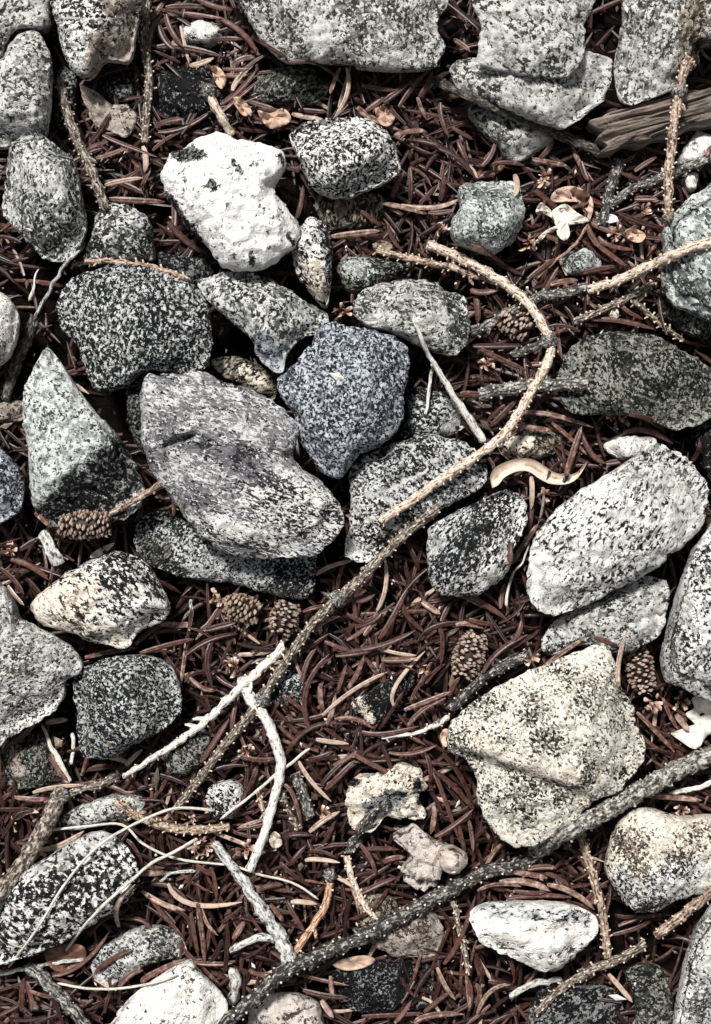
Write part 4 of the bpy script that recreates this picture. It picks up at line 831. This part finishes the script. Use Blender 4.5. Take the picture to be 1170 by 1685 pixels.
# ------------------------------------------------------------------ leaves, husks and flakes
M_leafw = simple_mat('leaf_bleached', [(.15, (.22, .17, .13)), (.5, (.56, .51, .45)), (1, (.74, .70, .63))], .6, 260, .0012)
M_leafb = simple_mat('leaf_brown', [(0, (.10, .045, .03)), (.5, (.34, .20, .14)), (1, (.62, .46, .36))], .5, 120)
def sheet(name, label, cat, mat, pts, curl, tint=.5, lift=1.5, th=.0006, seed=0, parent=None, holes=()):
    """a thin leaf with real thickness: fan-free grid clipped to an outline, curled in 3-D"""
    rr = random.Random(seed); P = catmull(pts, 3.0, True); cx, cy = P.mean(axis=0); n = len(P)
    z0 = np.median([probe(min(1168, x), y)[0] for x, y in P[::4]]) + lift * .001
    rad = np.hypot(P[:, 0] - cx, P[:, 1] - cy).max()
    V, t = [], []
    rings = [0, .3, .55, .78, 1.0]
    def zf(x, y, s):
        u = Vector(((x - cx) / rad, (y - cy) / rad, seed))
        return z0 + curl * .001 * (1.4 * (u.x * math.cos(seed) + u.y * math.sin(seed)) ** 2 + 1.1 * noise.noise(u * 2.3) + .5 * noise.noise(u * 6))
    for side in (0, 1):
        for s in rings:
            if s == 0: V.append(w2(cx, cy, zf(cx, cy, 0) - side * th)); t.append(tint); continue
            for (x, y) in P:
                xx, yy = cx + (x - cx) * s, cy + (y - cy) * s
                V.append(w2(xx, yy, zf(xx, yy, s) - side * th)); t.append(tint + .12 * noise.noise(Vector((xx * .1, yy * .1, seed))))
    per = 1 + 4 * n; F = []
    for side in (0, 1):
        o = side * per; fs = [(o, o + 1 + (j + 1) % n, o + 1 + j) for j in range(n)]
        for k in range(3):
            a, b = o + 1 + k * n, o + 1 + (k + 1) * n; fs += [(a + j, a + (j + 1) % n, b + (j + 1) % n, b + j) for j in range(n)]
        F += fs if side == 0 else [f[::-1] for f in fs]
    a, b = 1 + 3 * n, per + 1 + 3 * n
    F += [(a + j, a + (j + 1) % n, b + (j + 1) % n, b + j) for j in range(n)]
    ob = mesh_obj(name, V, F, mat, parent, None, True, {'tint': t})
    if not parent:
        c = w2(cx, cy, z0); ob.data.transform(Matrix.Translation(-c)); ob.location = c
        tag(ob, label, cat)
    return ob

sheet('torn_leaf', 'torn bleached leaf with a black split, right of pale knuckle stone', 'leaf', M_leafw, [(918,340),(932,336),(950,350),(972,363),(955,368),(935,372),(938,385),(930,396),(918,388),(914,370),(905,352)], 5, .75, 4, seed=2)
sheet('leaf_lobe', 'bleached leaf lobe below left of the torn leaf', 'leaf', M_leafw, [(918,374),(905,382),(890,396),(882,398),(888,388),(900,378),(914,372)], 4, .7, 3, seed=3)
sheet('leaf_husk', 'small ridged ivory husk left of the torn leaf', 'husk', M_leafw, [(882,345),(890,333),(898,338),(910,350),(908,358),(895,352),(884,354)], 5, .6, 4, seed=4)
sheet('curled_leaf', 'curled shiny brown leaf above the torn white leaf', 'leaf', M_leafb, [(906,325),(916,312),(938,306),(960,312),(974,326),(976,345),(970,362),(966,345),(955,333),(930,332),(912,333)], 8, .85, 4, seed=5)
sheet('brown_leaf', 'soft brown leaf below the dim stone under the slab', 'leaf', M_leafb, [(424,182),(445,186),(465,178),(478,190),(474,203),(450,212),(436,205)], 5, .8, 5, seed=6)
sheet('brown_leaf', 'tan leaf scrap above right of speckled oval stone', 'leaf', M_leafb, [(618,178),(635,172),(650,182),(648,200),(636,208),(622,200)], 4, .7, 1, seed=7)
sheet('dry_leaf', 'ragged bleached dry leaf at right edge under the tall block', 'leaf', M_leafw, [(1138,1150),(1156,1144),(1200,1150),(1200,1195),(1165,1210),(1152,1228),(1140,1232),(1118,1218),(1104,1206),(1128,1205),(1150,1204),(1142,1190),(1128,1175),(1142,1165)], 6, .8, 3, seed=8)
sheet('leaf_scrap', 'cream sliver of leaf above the half-cream lower stone', 'leaf', M_leafw, [(150,912),(168,900),(188,893),(182,903),(165,915),(150,919)], 3, .8, 3, seed=9)
sheet('leaf_scrap', 'tan leaf scrap left of the tiny stone below torn leaf', 'leaf', M_leafb, [(1030,378),(1045,376),(1062,386),(1056,398),(1040,398),(1030,390)], 4, .9, 2, seed=10)
sheet('leaf_scrap', 'small tan husk beside the short tan twig with knob', 'husk', M_leafb, [(348,110),(362,112),(373,130),(366,146),(356,138)], 4, .85, 2, seed=11)
sheet('leaf_scrap', 'tan husk right of the short tan twig with knob', 'husk', M_leafb, [(380,163),(395,160),(412,178),(414,190),(400,190),(390,178)], 4, .7, 2, seed=12)
sheet('leaf_scrap', 'white scrap under the short dry twig of olive stone', 'leaf', M_leafw, [(1003,520),(1012,500),(1018,498),(1018,522),(1010,525)], 3, .6, 2, seed=13)
sheet('leaf_scrap', 'small peach scrap touching the left tip of the big cream stone', 'leaf', M_leafb, [(730,1200),(738,1202),(738,1225),(730,1228),(724,1212)], 3, .85, 2, seed=14)
sheet('leaf_scrap', 'dim brown leaf near coarse lower-left stone bottom', 'leaf', M_leafb, [(75,1565),(110,1552),(140,1560),(135,1590),(100,1600),(80,1588)], 4, .2, 0, seed=15)
sheet('leaf_scrap', 'tan curved scrap beside the plated brown twig', 'leaf', M_leafb, [(18,1345),(30,1333),(50,1330),(64,1337),(45,1340),(28,1350)], 3, .9, 1, seed=16)
sheet('leaf_scrap', 'pale flake under the pegged branch at bottom centre', 'leaf', M_leafb, [(548,1588),(565,1578),(600,1572),(618,1580),(600,1592),(570,1597)], 3, .8, 1, seed=17)
sheet('seed_husk', 'pale round seed husk left of needle pair at lower centre', 'husk', M_leafw, [(444,1375),(452,1368),(462,1376),(464,1390),(452,1396),(444,1388)], 4, .4, 3, seed=18)
sheet('leaf_scrap', 'bluish white scrap above the curled leaf stalk', 'leaf', simple_mat('plastic_blue_white', [(0, (.35, .38, .48)), (1, (.8, .82, .88))], .3), [(990,353),(1012,354),(1016,364),(998,367)], 2, .7, 2, seed=19)
sheet('leaf_scrap', 'pale grey scrap above the low olive pebble', 'leaf', M_leafw, [(614,402),(628,396),(645,402),(640,412),(618,412)], 3, .15, 0, seed=20)

def curled_strip():
    top = [(806,788),(812,772),(832,760),(858,754),(880,757),(898,768),(915,778),(935,781),(952,775),(966,758)]
    bot = [(810,803),(820,798),(830,786),(850,776),(870,776),(888,788),(905,796),(930,797),(950,787),(967,760)]
    T_, B_ = catmull(top, 4), catmull(bot, 4); n = 40
    T_ = T_[np.linspace(0, len(T_) - 1, n).astype(int)]; B_ = B_[np.linspace(0, len(B_) - 1, n).astype(int)]
    z0 = max(probe(x, y)[0] for x, y in B_) + .002; V, t = [], []; m = 7
    for side in (0, 1):
        for i in range(n):
            for j in range(m):
                u = j / (m - 1); x, y = T_[i] * (1 - u) + B_[i] * u
                V.append(w2(x, y, z0 + .0035 * abs(2 * u - 1) ** 2 * (1 if i < 26 else .6) + .002 * math.sin(i * .16) - side * .0005))
                t.append(.62 + .3 * (noise.noise(Vector((i * .2, j * .5, 2)))) - .2 * (abs(u - .5) < .1))
    per = n * m; F = []
    for side in (0, 1):
        fs = [(side * per + i * m + j, side * per + i * m + j + 1, side * per + (i + 1) * m + j + 1, side * per + (i + 1) * m + j) for i in range(n - 1) for j in range(m - 1)]
        F += fs if side else [f[::-1] for f in fs]
    for j in (0, m - 1): F += [(i * m + j, (i + 1) * m + j, per + (i + 1) * m + j, per + i * m + j) for i in range(n - 1)]
    for i in (0, n - 1): F += [(i * m + j, i * m + j + 1, per + i * m + j + 1, per + i * m + j) for j in range(m - 1)]
    c = w2(885, 778, z0); o = mesh_obj('curled_strip', [v - c for v in V], F, simple_mat('leaf_cream', [(.15, (.22, .14, .10)), (.5, (.62, .50, .40)), (1, (.82, .75, .66))], .6, 330, .001), None, c, True, {'tint': t})
    tag(o, 'cream S-shaped curled leaf strip under the curved tan twig', 'leaf')
curled_strip()

# weathered wood block: split slab with raised fibres
def wood_block():
    out = [(970,198),(988,193),(1005,184),(1035,176),(1060,166),(1085,162),(1112,152),(1160,146),(1210,132),(1210,190),(1165,204),(1140,206),(1110,222),(1080,226),(1058,238),(1030,236),(1010,248),(988,250),(1000,238),(984,226),(992,216),(976,207)]
    P = catmull(out, 2.5, True); cx, cy = P.mean(axis=0); n = len(P); nr = 44; z0 = .026; ht = .005
    V, F = [], []; ax = Vector((math.cos(R(15)), math.sin(R(15)), 0))
    def v(x, y, s):
        p = w2(x, y, z0); al, ac = p.dot(ax), p.dot(Vector((-ax.y, ax.x, 0)))
        fib = noise.noise(Vector((al * 25, ac * 420, 0))) * .0011 + noise.noise(Vector((al * 60, ac * 900, 5))) * .0008
        fib -= .0026 * max(0, 1 - abs(noise.noise(Vector((al * 14, ac * 170, 9)))) * 9); p.z = z0 + ht * (1 - s ** 9) + .0015 * noise.noise(Vector((al * 90, ac * 90, 3))) + fib * (1.2 if s < .98 else .4); return p
    V.append(v(cx, cy, 0))
    for k in range(1, nr + 1):
        s = k / nr; V += [v(cx + (x - cx) * s, cy + (y - cy) * s, s) for x, y in P]
    for k in (1, 2): V += [Vector((q.x, q.y, z0 - k * .007)) for q in V[1 + (nr - 1) * n:1 + nr * n]]
    F = [(0, 1 + (j + 1) % n, 1 + j) for j in range(n)]
    for k in range(nr + 1): F += [(1 + k * n + j, 1 + k * n + (j + 1) % n, 1 + (k + 1) * n + (j + 1) % n, 1 + (k + 1) * n + j) for j in range(n)]
    s = NT('wood_block'); tc = s.n('ShaderNodeTexCoord'); mr = s.n('ShaderNodeMapping'); s.l(tc.outputs['Object'], mr.inputs[0]); mr.inputs['Rotation'].default_value = (0, 0, R(-15))
    mp = s.n('ShaderNodeMapping'); s.l(mr.outputs[0], mp.inputs[0]); mp.inputs['Scale'].default_value = (.09, 1, 1)
    n1 = s.noise(mp.outputs[0], 750, 5, .75, .5); n2 = s.noise(mp.outputs[0], 150, 3, .6)
    c = s.mix(s.rng(n1, .38, .54), (.014, .010, .008), (.21, .17, .14)); c = s.mix(s.rng(n2, .48, .68), c, (.42, .35, .30))
    s.l(c, s.b.inputs['Base Color']); s.b.inputs['Roughness'].default_value = .85; s.bump(n1, .9, .0015)
    og = w2(cx, cy, .012); o = mesh_obj('wood_block', [q - og for q in V], F, s.m, None, og); tag(o, 'weathered brown wood block behind the upright tan twig at right', 'wood')
wood_block()

# ------------------------------------------------------------------ grit and crumbs
def crumbs():
    rr = random.Random(77); V, F, t = [], [], []
    for k in range(2000):
        x, y = rr.uniform(-20, 1190), rr.uniform(-20, 1705)
        z, st = probe(max(1, min(1169, x)), max(1, min(1684, y)))
        if st and rr.random() < .85: continue
        el = rr.choice((1, 1.3, 2, 3)); aa = rr.uniform(0, 6.28); ca_, sa_ = math.cos(aa), math.sin(aa); r = rr.uniform(1.0, 2.8) if rr.random() < .93 else rr.uniform(3, 6.5); c = w2(x, y, z + (.001 if st else rr.uniform(-.004, .004))); o = len(V)
        for q in ((1, 0, 0), (0, 1, 0), (-1, 0, 0), (0, -1, 0), (0, 0, 1), (0, 0, -1)):
            V.append(c + Vector((q[0] * el * ca_ - q[1] * sa_, q[0] * el * sa_ + q[1] * ca_, q[2] * .7)) * r * K * rr.uniform(.5, 1.3))
        F += [(o + a, o + b, o + 4) for a, b in ((0, 1), (1, 2), (2, 3), (3, 0))] + [(o + b, o + a, o + 5) for a, b in ((0, 1), (1, 2), (2, 3), (3, 0))]
        t += [rr.choice((0, .05, .1, .2, .35, .5, .95))] * 6
    o = mesh_obj('grit', V, F, simple_mat('grit', [(0, (.03, .018, .012)), (.5, (.22, .17, .13)), (1, (.75, .72, .66))], .8), None, None, False, {'tint': t})
    tag(o, 'pale grit and bark crumbs scattered through the needle litter', 'grit', None, 'stuff')
crumbs()
bpy.context.view_layer.update()
print('tris', sum(len(o.data.loop_triangles) or sum(len(p.vertices) - 2 for p in o.data.polygons) for o in sc.objects if o.type == 'MESH'), 'objs', len(sc.objects))
